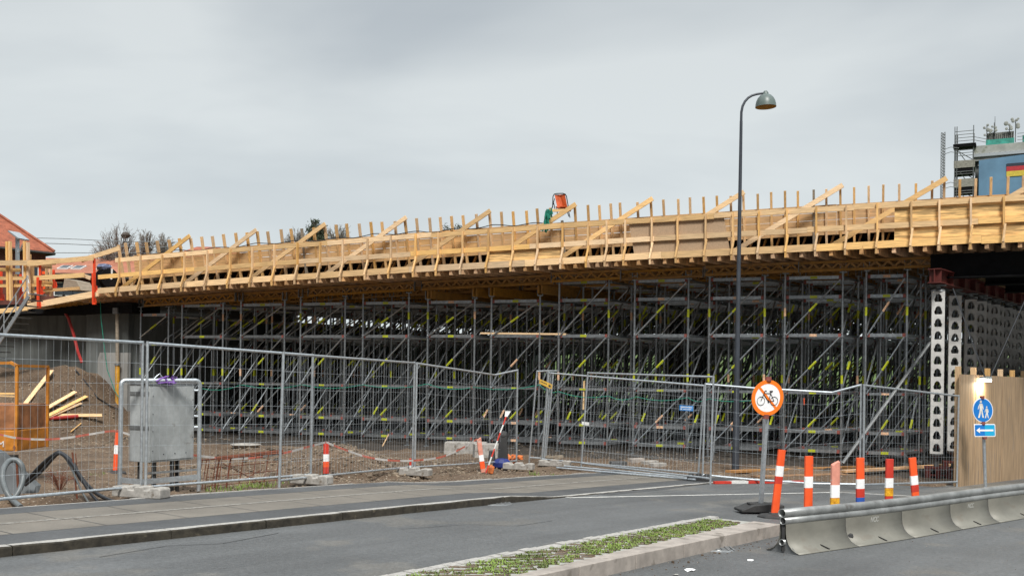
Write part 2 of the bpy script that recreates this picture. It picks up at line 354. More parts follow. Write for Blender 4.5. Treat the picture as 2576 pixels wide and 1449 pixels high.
bwhite = mat('concrete_tower', (.33, .34, .32), .85, scale=.6, amt=.3, spots=(1.2, .62, (.24, .25, .21)))
bannerm = mat('blue_banner', (.13, .25, .38), .5, scale=.25, amt=.22)
netg = mat('teal_net', (.05, .30, .24), .8, scale=1.5, amt=.35)
planksc = mat('scaffold_planks', (.27, .26, .225), .85, scale=3, amt=.35, stretch=(1, 1, 3))
tapered = mat('tape_red', (.48, .13, .09), .6, scale=9, amt=.3)
tapewh = mat('tape_white', (.50, .48, .46), .6, scale=9, amt=.2)
flagk = mat('flag_black', (.02, .03, .05), .6); flagr = mat('flag_red', (.45, .03, .04), .6); flagy = mat('flag_yellow', (.62, .47, .06), .6)
TM = [galv, yel, redt, yelo]
# ------------------------------------------------------------ ground sheet
def axis(lo, a, b, hi, st):
    r = [a+(b-a)*i/int((b-a)/st) for i in range(int((b-a)/st)+1)]
    d = st; x = a; left = []
    while x > lo: d *= 1.25; x -= d; left.append(x)
    d = st; x = b; right = []
    while x < hi: d *= 1.22 if x > b+30 else 1.12; x += d; right.append(x)
    return left[::-1]+r+right
xs = axis(-900, -15, 21, 900, .15); ys = axis(-60, 9.5, 33, 1600, .15)
vs = [(x, y, ground_z(x, y)) for y in ys for x in xs]; nx = len(xs)
fs = [(j*nx+i, j*nx+i+1, (j+1)*nx+i+1, (j+1)*nx+i) for j in range(len(ys)-1) for i in range(nx-1)]
mb = MB(); mb.add(vs, fs)
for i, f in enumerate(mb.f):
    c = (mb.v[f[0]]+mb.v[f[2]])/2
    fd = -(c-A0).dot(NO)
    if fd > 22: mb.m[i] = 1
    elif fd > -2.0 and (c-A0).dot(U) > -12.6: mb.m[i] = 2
tag(mb.build('ground', [soil, gbank, soil_shade], local=True, smooth=True), kind='structure')
# ------------------------------------------------------------ street: strips along t between two q lines
def strip(name, q0, q1, off, m, t0=-14., t1=60., nq=1, extra=None, step=.5):
    mb = MB(); n = int((t1-t0)/step)
    f0 = q0 if callable(q0) else (lambda t: q0); f1 = q1 if callable(q1) else (lambda t: q1)
    vs = []
    for i in range(n+1):
        t = t0+(t1-t0)*i/n
        for j in range(nq+1):
            q = f0(t)+(f1(t)-f0(t))*j/nq; P = TD*t+MD*q
            o = off(P.x, P.y) if callable(off) else off
            vs.append((P.x, P.y, road_z(P.x, P.y)+o))
    mb.add(vs, [(i*(nq+1)+j, i*(nq+1)+j+1, (i+1)*(nq+1)+j+1, (i+1)*(nq+1)+j) for i in range(n) for j in range(nq)])
    return mb
QB = PBQ; qs = [G(0, y, PAVE).dot(MD) for y in (1293.5, 1317.5, 1345.5, 1369.7, 1376)]
q1, q2, q3, qkb, qk = qs
TEND = FL1.dot(TD)+4.5
po = pave_off
def st(name, mb, m): return tag(mb.build(name, m, local=True), kind='structure')
st('pavement', strip('', QB, q1, po, 0, t1=TEND), asphd)
def wav(q): return lambda t: q
st('paving_slabs', strip('', q1, q2+.05, po, 0, t1=TEND), slabm)
st('paving_slabs', strip('', q2-.05, q3, po, 0, t1=TEND), slabm)
st('cobble_joint', strip('', q2+.05, q2-.05, lambda X, Y: po(X, Y)+.003, 0, t1=TEND), cobm)
st('pavement', strip('', q3, qkb, po, 0, t1=TEND), asphd)
# slab joints: thin dark grooves as sheets 4 mm above
mb = MB()
for i in range(46):
    t = -12+i*.96; 
    for (a, b, dt) in ((q1, q2+.05, 0), (q2-.05, q3, .12)):
        for (ta, tb) in ((t+dt-.005, t+dt+.005),):
            c = []
            for (tt, qq) in ((ta, a), (tb, a), (tb, b), (ta, b)):
                P = TD*tt+MD*qq; c.append((P.x, P.y, road_z(P.x, P.y)+po(P.x, P.y)+.004))
            mb.add(c, [(0, 1, 2, 3)])
for qq in (q1, q3):
    for i in range(50):
        t = -12+i; c = []
        for (tt, q) in ((t, qq-.006), (t+1, qq-.006), (t+1, qq+.006), (t, qq+.006)):
            P = TD*tt+MD*q; c.append((P.x, P.y, road_z(P.x, P.y)+po(P.x, P.y)+.004))
        mb.add(c, [(0, 1, 2, 3)])
st('slab_joints', mb, asphd)
# granite kerb: rough stones 1 to 1.6 m long, light top and dark brown face
mbk = MB(); t = -14.
while t < TEND:
    L = random.uniform(1.0, 1.7); n = 7
    t1 = min(t+L-.008, TEND)
    prev = None
    for i in range(n+1):
        tt = t+(t1-t)*i/n; P = TD*tt; jq = random.uniform(-.008, .008); jz = random.uniform(-.005, .005)
        def pt(q, o): X = TD*tt+MD*q; return V((X.x, X.y, road_z(X.x, X.y)+o))
        h = pave_off(*(TD*tt+MD*qk).xy)
        row = [pt(qkb, h), pt(qk+.012+jq, h+.002+jz), pt(qk+jq, h-.012+jz), pt(qk-.005+jq, -.05)]
        if prev: 
            mbk.add(prev+row, [(0, 1, 5, 4)], 0); mbk.add(prev+row, [(1, 2, 6, 5), (2, 3, 7, 6)], 1)
        prev = row
    mbk.add([pt(qkb, h), pt(qk, h), pt(qk, -.05), pt(qkb, -.05)], [(0, 1, 2, 3)], 1)
    t = t1+.008
st('kerb', mbk, [granl, grand])
# thin pale concrete edge behind the pavement
mb = MB(); t = -12.
while t < TEND-4:
    L = random.uniform(.5, 1.1); a = TD*t+MD*(QB+.03); b = TD*(t+L)+MD*(QB+.03); jz = random.uniform(-.012, .012)
    a.z = road_z(a.x, a.y)+po(a.x, a.y)-.035+jz; b.z = road_z(b.x, b.y)+po(b.x, b.y)-.035+jz
    mb.bar(a, b, .06+random.uniform(-.02, .02), .08); t += L+.01
st('kerb', mb, granl)
# median lines
def line_q(a, b):
    ta, qa, tb, qb = a.dot(TD), a.dot(MD), b.dot(TD), b.dot(MD)
    return lambda t: qa+(qb-qa)*(t-ta)/(tb-ta)
ML = line_q(G(960, 1449, .02), G(1848, 1289, .02)); MI = line_q(G(1274, 1449, .04), G(1922, 1303.5, .04))
MK = line_q(G(1344, 1449, .04), G(1963.7, 1318, .04)); TM1 = G(1963.7, 1318, .04).dot(TD)
def rlow(X, Y): return -.10*(1-sm(TM1-.2, TM1+6, X*TD.x+Y*TD.y))
st('road', strip('', qk+.02, ML, 0, 0, t1=48, nq=6), asph)
st('road', strip('', ML, MK, 0, 0, t0=TM1, t1=48, nq=2), asph)
st('road', strip('', MK, lambda t: MK(t)-26, rlow, 0, t1=48, nq=8), asph)
mb = MB(); n = 60
vs = []
for i in range(n+1):
    t = TM1+(48-TM1)*i/n; P = TD*t+MD*MK(t); z = road_z(P.x, P.y); vs += [V((P.x, P.y, z)), V((P.x, P.y, z-.14))]
mb.add(vs, [(2*i, 2*i+1, 2*i+3, 2*i+2) for i in range(n)]); st('road', mb, asph)
st('road', strip('', lambda t: MK(t)-26, lambda t: MK(t)-200, -.1, 0, t0=-60, t1=80, nq=8, step=4), asph)
# white edge line
def ribbon(pts, wd, off, m, name='road_marking', fn=G):
    mb = MB(); P = []
    for (a, b) in zip(pts, pts[1:]):
        n = max(2, int(abs(b[0]-a[0])/40))
        for i in range(n): P.append(fn(a[0]+(b[0]-a[0])*i/n, a[1]+(b[1]-a[1])*i/n, off))
    P.append(fn(*pts[-1], off)); vs = []
    for i, p in enumerate(P):
        d = (P[min(i+1, len(P)-1)]-P[max(i-1, 0)]); d.z = 0; d.normalize(); s = V((-d.y, d.x, 0))*(wd/2)*random.uniform(.9, 1.08)
        for q in (p-s, p+s): vs.append((q.x, q.y, road_z(q.x, q.y)+off))
    mb.add(vs, [(2*i, 2*i+1, 2*i+3, 2*i+2) for i in range(len(P)-1)])
    return st(name, mb, m)
ribbon([(1365, 1243.5), (1435, 1251), (2110, 1237.5), (2300, 1247.5)], .085, .004, whitep)
# darker repair patch along the kerb, tar line
mb = MB()
ribbon([(1500, 1241), (1640, 1228), (1800, 1208)], .5, .003, asphd, 'road_patch')
ribbon([(1500, 1232), (1620, 1222.5), (1720, 1218)], .02, .008, rubber, 'road_patch')
ribbon([(250, 1400), (420, 1372), (560, 1366), (700, 1340)], .012, .0035, rubber, 'road_crack')
ribbon([(1010, 1330), (1180, 1318), (1300, 1322), (1390, 1309)], .010, .0035, rubber, 'road_crack')
# median: pavers, cobble edge, kerb stones
MO = .03
st('median', strip('', lambda t: ML(t)-.14, MI, MO, 0, t1=TM1), paver)
mb = MB(); t = -8.
while t < TM1:
    for r in range(1):
        L = random.uniform(.13, .2); c = TD*(t+L/2)+MD*(ML(t)-.07); z = road_z(c.x, c.y)
        mb.box(V((c.x, c.y, z-.03)), L-.012, .13+random.uniform(-.02, .015), .065+random.uniform(-.004, .008), TD, MD, taper=.93)
    t += L
st('kerb', mb, granl)
mb = MB(); t = -8.4
while t < TM1:
    L = min(.98, TM1-t+.01); a = TD*t; mq = (MI(t+L/2)+MK(t+L/2))/2; wq = abs(MI(t)-MK(t))-.025
    c = TD*(t+L/2)+MD*(mq-.008); z = road_z(c.x, c.y)
    dd = (TD+MD*((MK(t+1)-MK(t)))).normalized()
    cs = []
    for zz in (-.16, MO+.012):
        for tt, qq in ((t+.006, MI), (t+L-.006, MI), (t+L-.006, MK), (t+.006, MK)):
            P = TD*tt+MD*(qq(tt)-(.022 if qq is MI else 0)); cs.append(V((P.x, P.y, road_z(P.x, P.y)+zz)))
    mb.add(cs, [(0, 3, 2, 1)[::-1], (4, 5, 6, 7)[::-1], (0, 1, 5, 4)[::-1], (1, 2, 6, 5)[::-1], (2, 3, 7, 6)[::-1], (3, 0, 4, 7)[::-1]]); t += L
k = st('kerb', mb, granp)
bv = k.modifiers.new('b', 'BEVEL'); bv.width = .012; bv.segments = 2
# grass growing out of the paver slots (soil pockets under it)
gm = MB(); gs = MB(); t = -7.
def blade(mb, p, h, wd, lean=.5):
    a = random.uniform(0, 2*pi); d = V((cos(a), sin(a), 0)); s = V((-d.y, d.x, 0))*wd/2
    l = h*random.uniform(.1, lean)
    mb.add([p-s, p+s, p+s*.6+d*l*.4+V((0, 0, h*.6)), p-s*.6+d*l*.4+V((0, 0, h*.6)), p+d*l+V((0, 0, h))], [(0, 1, 2, 3), (3, 2, 4)])
row = 0
while t < TM1-.15:
    wq = ML(t)-.16-MI(t); n = 7
    for j in range(n):
        q = MI(t)+.04+(wq-.05)*(j+.5*(row % 2)+.15)/n
        if q > ML(t)-.18: continue
        c = TD*(t+(.5*(j % 2))*.19+random.uniform(-.015, .015))+MD*q; z = road_z(c.x, c.y)+MO
        an_ = random.uniform(-.22, .22); d1 = V((cos(an_), sin(an_)+.06, 0))
        sz = .078*random.uniform(.6, 1.15)
        d2 = V((-d1.y, d1.x, 0)).normalized()*.036
        gs.add([V((c.x, c.y, z+.004))+d1*sz+d2, V((c.x, c.y, z+.004))-d1*sz+d2, V((c.x, c.y, z+.004))-d1*sz-d2, V((c.x, c.y, z+.004))+d1*sz-d2], [(0, 1, 2, 3)])
        if random.random() < .9:
            k = int(random.choice((16, 36, 55, 70)))
            for _ in range(k):
                p = V((c.x, c.y, z))+d1*random.uniform(-1.05, 1.05)*sz+d2*random.uniform(-1.4, 1.4)
                blade(gm, p, random.uniform(.008, .022)*(2.5 if random.random() < .03 else 1), .012, 2.2)
    t += .19; row += 1
gp = lambda x, y: T(x, y)
for (x, y, n, r, h) in ((585, 1232, 80, .25, .12), (640, 1226, 130, .3, .13), (700, 1222, 30, .2, .10), (548, 1236, 40, .2, .12), (1362, 1192, 0, .1, .1), (1345, 1194, 50, .12, .1), (245, 1196, 30, .2, .07), (1395, 1196, 25, .1, .08)):
    c = gp(x, y)
    for _ in range(n):
        a = random.uniform(0, 6.28); rr = r*sqrt(random.random()); X = c.x+cos(a)*rr; Y = c.y+sin(a)*rr
        blade(gm, V((X, Y, ground_z(X, Y)-.01)), random.uniform(.3, 1)*h, .012, .8)
st('paver_slots', gs, soil)
tag(gm.build('grass', grassm, local=True), 'short green grass growing out of the slots of the median pavers', 'grass', kind='stuff')
# dry weed by the cable arch
mb = MB(); c = T(150, 1232)
for i in range(26):
    a = random.uniform(0, 6.28); l = random.uniform(.15, .42); e = c+V((cos(a)*l*.8, sin(a)*l*.5, random.uniform(.15, .42)))
    mb.path([c+V((0, 0, -.05)), c.lerp(e, .5)+V((0, 0, .06)), e], .004, 4)
    for _ in range(5):
        b = c.lerp(e, random.uniform(.4, 1)); mb.path([b, b+V((random.uniform(-.07, .07), random.uniform(-.05, .05), random.uniform(0, .08)))], .003, 3)
tag(mb.build('dry_weed', rust), 'dry brown leafless weed standing in front of the black cable arch', 'weed')
# loose stones on the heaps and the site
mb = MB()
def stone(X, Y, r, z=None):
    mb.ball((X, Y, (ground_z(X, Y) if z is None else z)+r*.3), r, random.uniform(.7, 1.3), random.uniform(.7, 1.3), random.uniform(.5, .9), 5, 0, .25)
for (cx, cy, rx, h), n in zip(HEAPS, (1500, 900, 500, 350, 400, 300)):
    for _ in range(n):
        a = random.uniform(0, 6.28); rr = rx*1.1*sqrt(random.random()); X = cx+cos(a)*rr; Y = cy+sin(a)*rr
        if V((X, Y, 0)).dot(MD)-PBQ > .05: stone(X, Y, random.choice((.012, .016, .02, .024, .035)) if random.random() < .97 else .06)
for _ in range(3600):
    q = PBQ+.06+random.random()**1.5*7; t = random.uniform(2, 24); P = TD*t+MD*q; stone(P.x, P.y, random.choice((.01, .014, .018, .025)))
for _ in range(900):
    p = -9-random.random()*7; P = PW(p, random.uniform(.5, 6), 0); stone(P.x, P.y, random.choice((.02, .03, .04)))
tag(mb.build('loose_stones', stonem, local=True, smooth=False), 'pale pebbles and rubble scattered over the brown soil', 'rubble', kind='stuff')
# crumbs along the median kerb and under the barrier
mb = MB()
for _ in range(420):
    t = random.uniform(2, TM1+5); q = MK(t)-.02-abs(random.gauss(0, .16)); P = TD*t+MD*q
    if t > TM1-.3: q -= .55; P = TD*t+MD*q
    stone(P.x, P.y, random.choice((.004, .006, .009)) if random.random() < .96 else .018, road_z(P.x, P.y)+rlow(P.x, P.y))
for _ in range(160):
    t = random.uniform(4, 20); P = TD*t+MD*(MK(t)-random.uniform(.3, 5)); stone(P.x, P.y, .006, road_z(P.x, P.y)+rlow(P.x, P.y))
tag(mb.build('gravel_crumbs', soil, local=True), 'brown crumbs of gravel washed along the median kerb and barrier foot', 'gravel', kind='stuff')
# drain covers and litter on the roads
def cover(x, y, label, off=0, rx=.3):
    c = G(x, y, off); m = MB(); m.lathe([(.001, .012), (rx*.8, .012), (rx*.82, .006), (rx, .014), (rx+.02, .0)], c, n=28)
    for i in range(-3, 4): m.bar(c+V((i*.06, -rx*.6, .016)), c+V((i*.06, rx*.6, .016)), .02, .008)
    tag(m.build('drain_cover', galvd), label, 'drain cover', 'round drain covers in the road')
cover(1240, 1430/1.0*0+1266, 'dark round drain cover beside the dark granite kerb on the left road', 0, .26)
cover(1800, 1381, 'drain cover in the right road beside the pink kerb, next to white litter', -.1, .2)
def litter(name, x, y, off, r, m, label, n=7):
    c = G(x, y, off); mb = MB(); k = 9; vs = [c+V((0, 0, r*.4))]
    for i in range(k): a = 2*pi*i/k; q = r*random.uniform(.6, 1.1); vs.append(c+V((cos(a)*q, sin(a)*q, random.uniform(.002, r*.35))))
    mb.add(vs, [(0, 1+i, 1+(i+1) % k) for i in range(k)]); o = mb.build(name, m); sd = o.modifiers.new('s', 'SOLIDIFY'); sd.thickness = .002
    return tag(o, label, 'litter')
litter('crumpled_wrapper', 1735, 1424+11, -.1, .06, retro, 'crumpled pale plastic wrapper lying by the pink median kerb')
litter('paper_scrap', 1888, 1410, -.1, .045, retro, 'small white scrap of paper on the road below the barrier end')
litter('paper_scrap', 1700, 1446, -.1, .03, granl, 'pale paper scrap at the lower edge beside the crumpled wrapper')
litter('paper_scrap', 1808, 1386, -.1, .035, retro, 'white scrap lying on the drain cover by the pink kerb')
# ------------------------------------------------------------ timber formwork along the bridge edge
POSTX = [294, 311.6, 339.5, 364, 394.7, 423.8, 448, 476, 504, 531, 560, 589, 617, 643.5, 671, 703, 730, 755, 785, 815, 842, 868, 901, 929, 957, 989, 1017.5, 1044.5, 1076, 1103.5, 1133, 1163, 1196.5, 1227.5, 1256, 1287, 1320.6, 1349, 1379.6, 1411, 1442, 1475, 1505, 1533.7, 1556, 1601.8, 1635, 1667, 1702, 1731, 1767.5, 1800.5, 1834.8, 1868, 1902, 1936, 1970.8, 2003, 2042.7, 2075, 2112, 2146, 2183, 2218, 2260.5, 2301, 2341.5, 2372.5, 2411, 2450.5, 2491, 2532, 2572.5, 2612, 2652]
BATX = [297, 351, 405, 461, 518.6, 576, 632, 687.6, 745, 802, 859, 921, 980, 1042, 1099, 1160, 1224.6, 1286, 1348, 1411, 1475, 1522, 1568.7, 1635.5, 1700, 1770.7, 1839.6, 1904.8, 1974.8, 2049, 2124, 2202, 2287.5, 2358, 2437, 2520, 2605]
DIAX = [474, 641, 814, 1018, 1229, 1444, 1637, 1867, 2115, 2376, 2650]
POSTX += [2652+42*i for i in range(1, 13)]; BATX += [2605+84*i for i in range(1, 8)]; DIAX += [2920, 3170]
fw = thing('timber_formwork', 'long fresh pine formwork with upright posts along the edge of the unfinished bridge', 'formwork', A0)
for i, x in enumerate(POSTX):
    p = PX(x, .35); zt = J(p)+1.80+random.uniform(-.025, .025); lw = random.uniform(-.03, .03); lp = random.uniform(-.02, .02)
    if x == 1411: zt -= .38
    MB().bar(PW(p, -.06, J(p)+.1), PW(p+lp-.02, .34+lw, zt), .095, .055, up=NO.cross(V((0, 0, 1)))*1).build('post', greyw if i in (17, 39, 58) else woodv, fw)
    MB().bar(PW(p+.03, -.12, J(p)+.2), PW(p+.2, -.30, J(p)+.8), .09, .045, up=U).build('strut', woodv, fw)
for x in BATX:
    p = PX(x, 1.05)
    MB().bar(PW(p+.01, 1.055, J(p)+.42), PW(p, 1.055, J(p)+1.22+random.uniform(-.02, .02)), .075, .045, up=U).build('batten', woodv, fw)
    m = MB(); m.bar(PW(p+.035, 1.085, J(p)+.56), PW(p-.02, 1.20, J(p)+.12), .05, .05, up=U); m.bar(PW(p-.012, 1.19, J(p)+.15), PW(p-.012, 1.17, J(p)-.02), .05, .05, up=U)
    m.build('batten_foot', woodv, fw)
pl, pr = PX(294, 1.0), PX(3195, 1.0)
def rails(za, zb, pstart, wv=1.0, name='rail', L=3.75):
    p = pstart; i = 0
    while p < pr:
        q = min(p+L+random.uniform(-.4, .4), pr); dz = random.uniform(-.012, .012)
        mm = greyw if (name == 'rail' and za > 1 and PX(1690, 1) < (p+q)/2 < PX(1810, 1)) else woodh
        o = MB().bar(PW(p, wv, J(p)+(za+zb)/2+dz), PW(q-.004, wv, J(q)+(za+zb)/2-dz), .045, zb-za).build(name, mm, fw)
        p = q; i += 1
rails(.13, .305, PX(245, 1)); rails(.60, .735, PX(245, 1)); rails(1.10, 1.235, pl-.1)
# board wall, four boards high in each length
p = pl-.05
while p < pr:
    q = min(p+2.45, pr); m = MB()
    for k in range(4):
        a = .645+k*.19; wa = .02+a*.20; dz = random.uniform(-.006, .006)
        for zz, ww in ((a, wa),):
            dirn = (NO*.2+V((0, 0, 1))).normalized()
            m.bar(PW(p, wa-.05, J(p)+a+.09+dz), PW(q-.004, wa-.05, J(q)+a+.09+dz), .026, .185, up=dirn)
    m.build('board_wall', boardm, fw); p = q
for i, x in enumerate(DIAX):
    p = PX(x, .46); L = 2.9
    MB().bar(PW(p-L, .46, J(p-L)+.18), PW(p, .46, J(p)+1.84), .04, .125, up=(0, 0, 1)).build('diagonal_plank', woodh, fw)
# panels nailed behind the rails
def panel(x0, x1, z0, z1, m, sk=0, label=None, ww=.955):
    a, b = PX(x0, ww), PX(x1, ww); mb = MB()
    mb.add([PW(a+sk, ww, J(a)+z0), PW(b+sk, ww, J(b)+z0), PW(b, ww, J(b)+z1), PW(a, ww, J(a)+z1), PW(a+sk, ww-.018, J(a)+z0), PW(b+sk, ww-.018, J(b)+z0), PW(b, ww-.018, J(b)+z1), PW(a, ww-.018, J(a)+z1)],
           [(0, 1, 2, 3), (7, 6, 5, 4), (0, 4, 5, 1), (1, 5, 6, 2), (2, 6, 7, 3), (3, 7, 4, 0)])
    o = mb.build('panel', m, fw)
    if label: o['label'] = label
panel(1224, 1411, .2, .66, plym, 0, 'low plywood strip between the two lower rails')
panel(1577, 1816, .22, 1.16, chipm, .18, 'brown chipboard panel')
for a, b in ((2246, 2358), (2359.5, 2520), (2521.5, 2690), (2691.5, 2870), (2871.5, 3060)): panel(a, b, .2, 1.16, plym, 0, 'grained plywood panel')
# joists, two to a batten, running away under the deck
js = []
for a, b in zip(BATX, BATX[1:]): js += [a, (a+b)/2]
js += [BATX[-1]]; js = [x for x in js]
for x in [270]+js:
    p = PX(x, 1.0); c = PW(p, 1.0+random.uniform(-.03, .02), J(p)+.10)
    e = c+VD*24
    MB().bar(c, e, .085, .2).build('joist', woodend, fw)
# soffit on the joists and inner box of the form
def deckstrip(p0, p1, w0, r1, z0, th, m, name, n=24, r0=0.):
    mb = MB(); vs = []
    for i in range(n+1):
        p = p0+(p1-p0)*i/n
        for z in (z0, z0+th):
            for r in (r0, r1): a = PW(p, w0, J(p)+z)+VD*r; vs.append(a)
    f = []
    for i in range(n):
        a = i*4; f += [(a, a+4, a+5, a+1), (a+2, a+3, a+7, a+6), (a, a+2, a+6, a+4), (a+1, a+5, a+7, a+3)]
    f += [(0, 1, 3, 2), (n*4, n*4+2, n*4+3, n*4+1)]
    mb.add(vs, f); return mb.build(name, m, fw)
deckstrip(PX(262, 1), pr, .9, 24., .203, .022, formply, 'soffit')
deckstrip(pl, pr, -.02, 4., .66, .02, formply, 'inner_form')
deckstrip(pl, pr, -3.2, 20., .235, .95, formply, 'concrete_form')
# ------------------------------------------------------------ scaffold towers
JZ = .25
def tower_parts(width, levels, ztop, zjack, seed):
    """list of (part name, MB) in local coordinates, origin under the front left leg"""
    rnd = random.Random(seed); parts = []; D = 1.25; o = V((0, 0, 0))
    c = [o, U*width, VD*D, U*width+VD*D]
    zl = JZ+levels[-1]
    for i, b in enumerate(c):
        m = MB(); m.tube(b+V((0, 0, .0)), b+V((0, 0, .12)), .02, 6); m.box(b+V((0, 0, -.06)), .15, .15, .07)
        m.tube(b+V((0, 0, .1)), b+V((0, 0, zl+.10)), .030, 8)
        for z in (.2, 1.15, 1.85, 3.2, 4.0):
            if z < zl: m.tube(b+V((0, 0, z)), b+V((0, 0, z+.025)), .052, 8)
        for z in (2.0, 3.75):
            if rnd.random() < .6: m.tube(b+V((0, 0, z)), b+V((0, 0, z+.22)), .033, 8, mi=rnd.choice((1, 1, 1, 1, 3)))
        parts.append(('leg', m))
        m = MB(); m.tube(b+V((0, 0, zl+.1)), b+V((0, 0, ztop)), .019, 6); m.tube(b+V((0, 0, zl+.13)), b+V((0, 0, zl+.15)), .06, 8)
        m.box(b+V((0, 0, ztop-.012)), .16, .16, .012)
        for s in (-1, 1): m.box(b+U*(s*.07)+V((0, 0, ztop)), .012, .09, .24, U, -NO)
        parts.append(('jack', m))
    def ledger(a, b, z, wide=.08, yl=True, red=True):
        m = MB(); a = a+V((0, 0, z)); b = b+V((0, 0, z)); d = (b-a).normalized(); a2 = a+d*.03; b2 = b-d*.03
        m.bar(a2, b2, .034, wide)
        if red:
            m.bar(a2, a2+d*.07, .040, wide+.006, mi=2); m.bar(b2-d*.07, b2, .040, wide+.006, mi=2)
        if yl: mid = (a2+b2)/2; m.bar(mid-d*.09, mid+d*.09, .040, wide*.8, mi=rnd.choice((1, 1, 3)))
        return m
    def diag(a, b, off=0., pr=.25):
        m = MB(); m.tube(a, b, .023, 6); mid = a.lerp(b, .5); d = (b-a).normalized()
        if rnd.random() < pr: m.tube(mid-d*.14, mid+d*.14, .031, 6, mi=rnd.choice((1, 1, 1, 1, 1, 3)))
        return m
    for k, h in enumerate(levels):
        parts.append(('ledger', ledger(c[0], c[1], JZ+h, .085 if h not in (1.5,) else .06, h != 3.0 or rnd.random() < .5)))
        parts.append(('ledger', ledger(c[2], c[3], JZ+h, .075, rnd.random() < .5)))
        for a, b in ((c[0], c[2]), (c[1], c[3])): parts.append(('side_ledger', ledger(a, b, JZ+h, .06, False, False)))
    for z in (JZ, JZ+levels[2]):                  # plank-like trays
        pass
    segs = [(0, 1.5), (1.5, 3.0), (3.0, levels[-1])]
    for a, b in segs:
        parts.append(('diagonal', diag(c[0]+V((0, 0, JZ+a))+U*.04+NO*.04, c[1]+V((0, 0, JZ+b-.05))-U*.06+NO*.04, pr=1.)))
        parts.append(('diagonal', diag(c[2]+V((0, 0, JZ+a))+U*.04, c[3]+V((0, 0, JZ+b-.05))-U*.06)))
        parts.append(('diagonal', diag(c[0]+V((0, 0, JZ+a))+VD*.04-U*.03, c[2]+V((0, 0, JZ+b-.05))-VD*.06-U*.03)))
        parts.append(('diagonal', diag(c[1]+V((0, 0, JZ+a))+VD*.04-U*.03, c[3]+V((0, 0, JZ+b-.05))-VD*.06-U*.03)))
    return parts
PAIRS = [(353, 423), (457, 560), (605, 715), (755, 867), (912, 1027), (1075, 1193), (1235, 1357), (1405, 1530), (1595, 1730), (1783, 1922), (1973, 2118), (2177, 2280)]
PITCH = 1.75; ROWS = 12
GB = -.31                                         # girder underside below the joists
for i, (xa, xb) in enumerate(PAIRS):
    pa, pb = PX(xa), PX(xb); wd = pb-pa
    lv = [0, .5, 1.5, 3.0, 4.0] if xb < 1390 else [0, .5, 1.5, 3.0, 4.0, 4.5]
    if i == 0: lv = [0, .5, 1.5, 2.75, 3.72]
    pm = (pa+pb)/2; zt = J(pm)+GB-(.27 if 1060 < xa < 1400 else 0)
    g0 = -.07*sm(6, 10, PW(pa, 0, 0).x)*3
    parts = tower_parts(wd, lv, zt, 0, 100+i)
    if i == 0: n1 = 'leftmost narrow scaffold tower with only one bay, standing beside the concrete abutment'
    elif i == 11: n1 = 'rightmost front scaffold tower, narrow, standing beside the white perforated columns'
    else: n1 = '%s scaffold tower from the left in the front row under the timber formwork' % ORD[i]
    r0 = thing('scaffold_tower', n1, 'scaffolding', PW(pa, 0, 0), 'scaffold towers carrying the bridge formwork')
    for nm, m in parts: m.build(nm, TM, r0, local=True)
    r1 = dup(r0, PW(pa, 0, 0)+VD*PITCH, '%s scaffold tower from the left in the second row, darker behind the front row' % ORD[i])
    one = MB()
    for nm, m in parts: one.add(m.v, m.f); one.m[-len(m.f):] = m.m
    deep = None
    for k in range(2, ROWS):
        loc = PW(pa, 0, 0)+VD*PITCH*k
        if k > 3 and i == 0: continue
        if deep is None:
            deep = one.build('scaffold_tower', TM, None, local=True)
            tag(deep, 'dark scaffold tower standing deep under the deck behind the two front rows', 'scaffolding', 'scaffold towers deep under the deck'); deep.location = loc; o = deep
        else:
            o = deep.copy(); COL.objects.link(o); o.location = loc
        o['label'] = '%s scaffold tower from the left in the shaded %s row deep under the deck' % (ORD[i], ORD[k])
# ------------------------------------------------------------ yellow lattice girders under the joists
def lattice(x0, x1, w, label, group, z0=-.30, z1=-.03, parts=True, r=0., loc=None):
    pa, pb = PX(x0, w), PX(x1, w); off = VD*r
    a0 = PW(pa, w, J(pa)+z0)+off; b0 = PW(pb, w, J(pb)+z0)+off; a1 = PW(pa, w, J(pa)+z1)+off; b1 = PW(pb, w, J(pb)+z1)+off
    rt = thing('lattice_girder', label, 'girder', a0, group)
    ch = .062; up = V((0, 0, ch/2))
    MB().bar(a1-up, b1-up, .08, ch).build('top_chord', girdm, rt); MB().bar(a0+up, b0+up, .08, ch).build('bottom_chord', girdm, rt)
    m = MB(); L = (b0-a0).length; n = max(2, int(L/.30)); 
    for k in range(n):
        t0, t1, t2 = k/n, (k+.5)/n, (k+1)/n
        lo0 = a0.lerp(b0, t0)+up*2; hi = a1.lerp(b1, t1)-up*2; lo1 = a0.lerp(b0, t2)+up*2
        m.bar(lo0, hi, .03, .05); m.bar(hi, lo1, .03, .05)
    m.build('web', girdm, rt)
    for e, d in ((a0, -1), (b0, 1)): MB().box(e+U*(d*.012)+V((0, 0, .0)), .02, .085, z1-z0, U, -NO).build('end_plate', galvd, rt)
GL = 'yellow lattice girders under the formwork joists'
segs = [(362, 590, .10, 'above the leftmost two scaffold towers'), (575, 790, -.12, 'above the third scaffold tower from the left'), (775, 1040, .10, 'above the fourth and fifth scaffold towers'),
        (1060, 1390, .05, 'resting on cross beams above the sixth and seventh scaffold towers'), (1386, 1558, .42, 'short and bright, set forward of the others above the eighth scaffold tower'),
        (1560, 1765, .02, 'brown and shaded, above the ninth scaffold tower'), (1772, 2005, .22, 'above the tenth scaffold tower beside the lamp post'), (1998, 2345, .12, 'long, above the eleventh scaffold tower, ending at the black girder')]
for x0, x1, w, l in segs: lattice(x0, x1, w, 'yellow lattice girder '+l, GL)
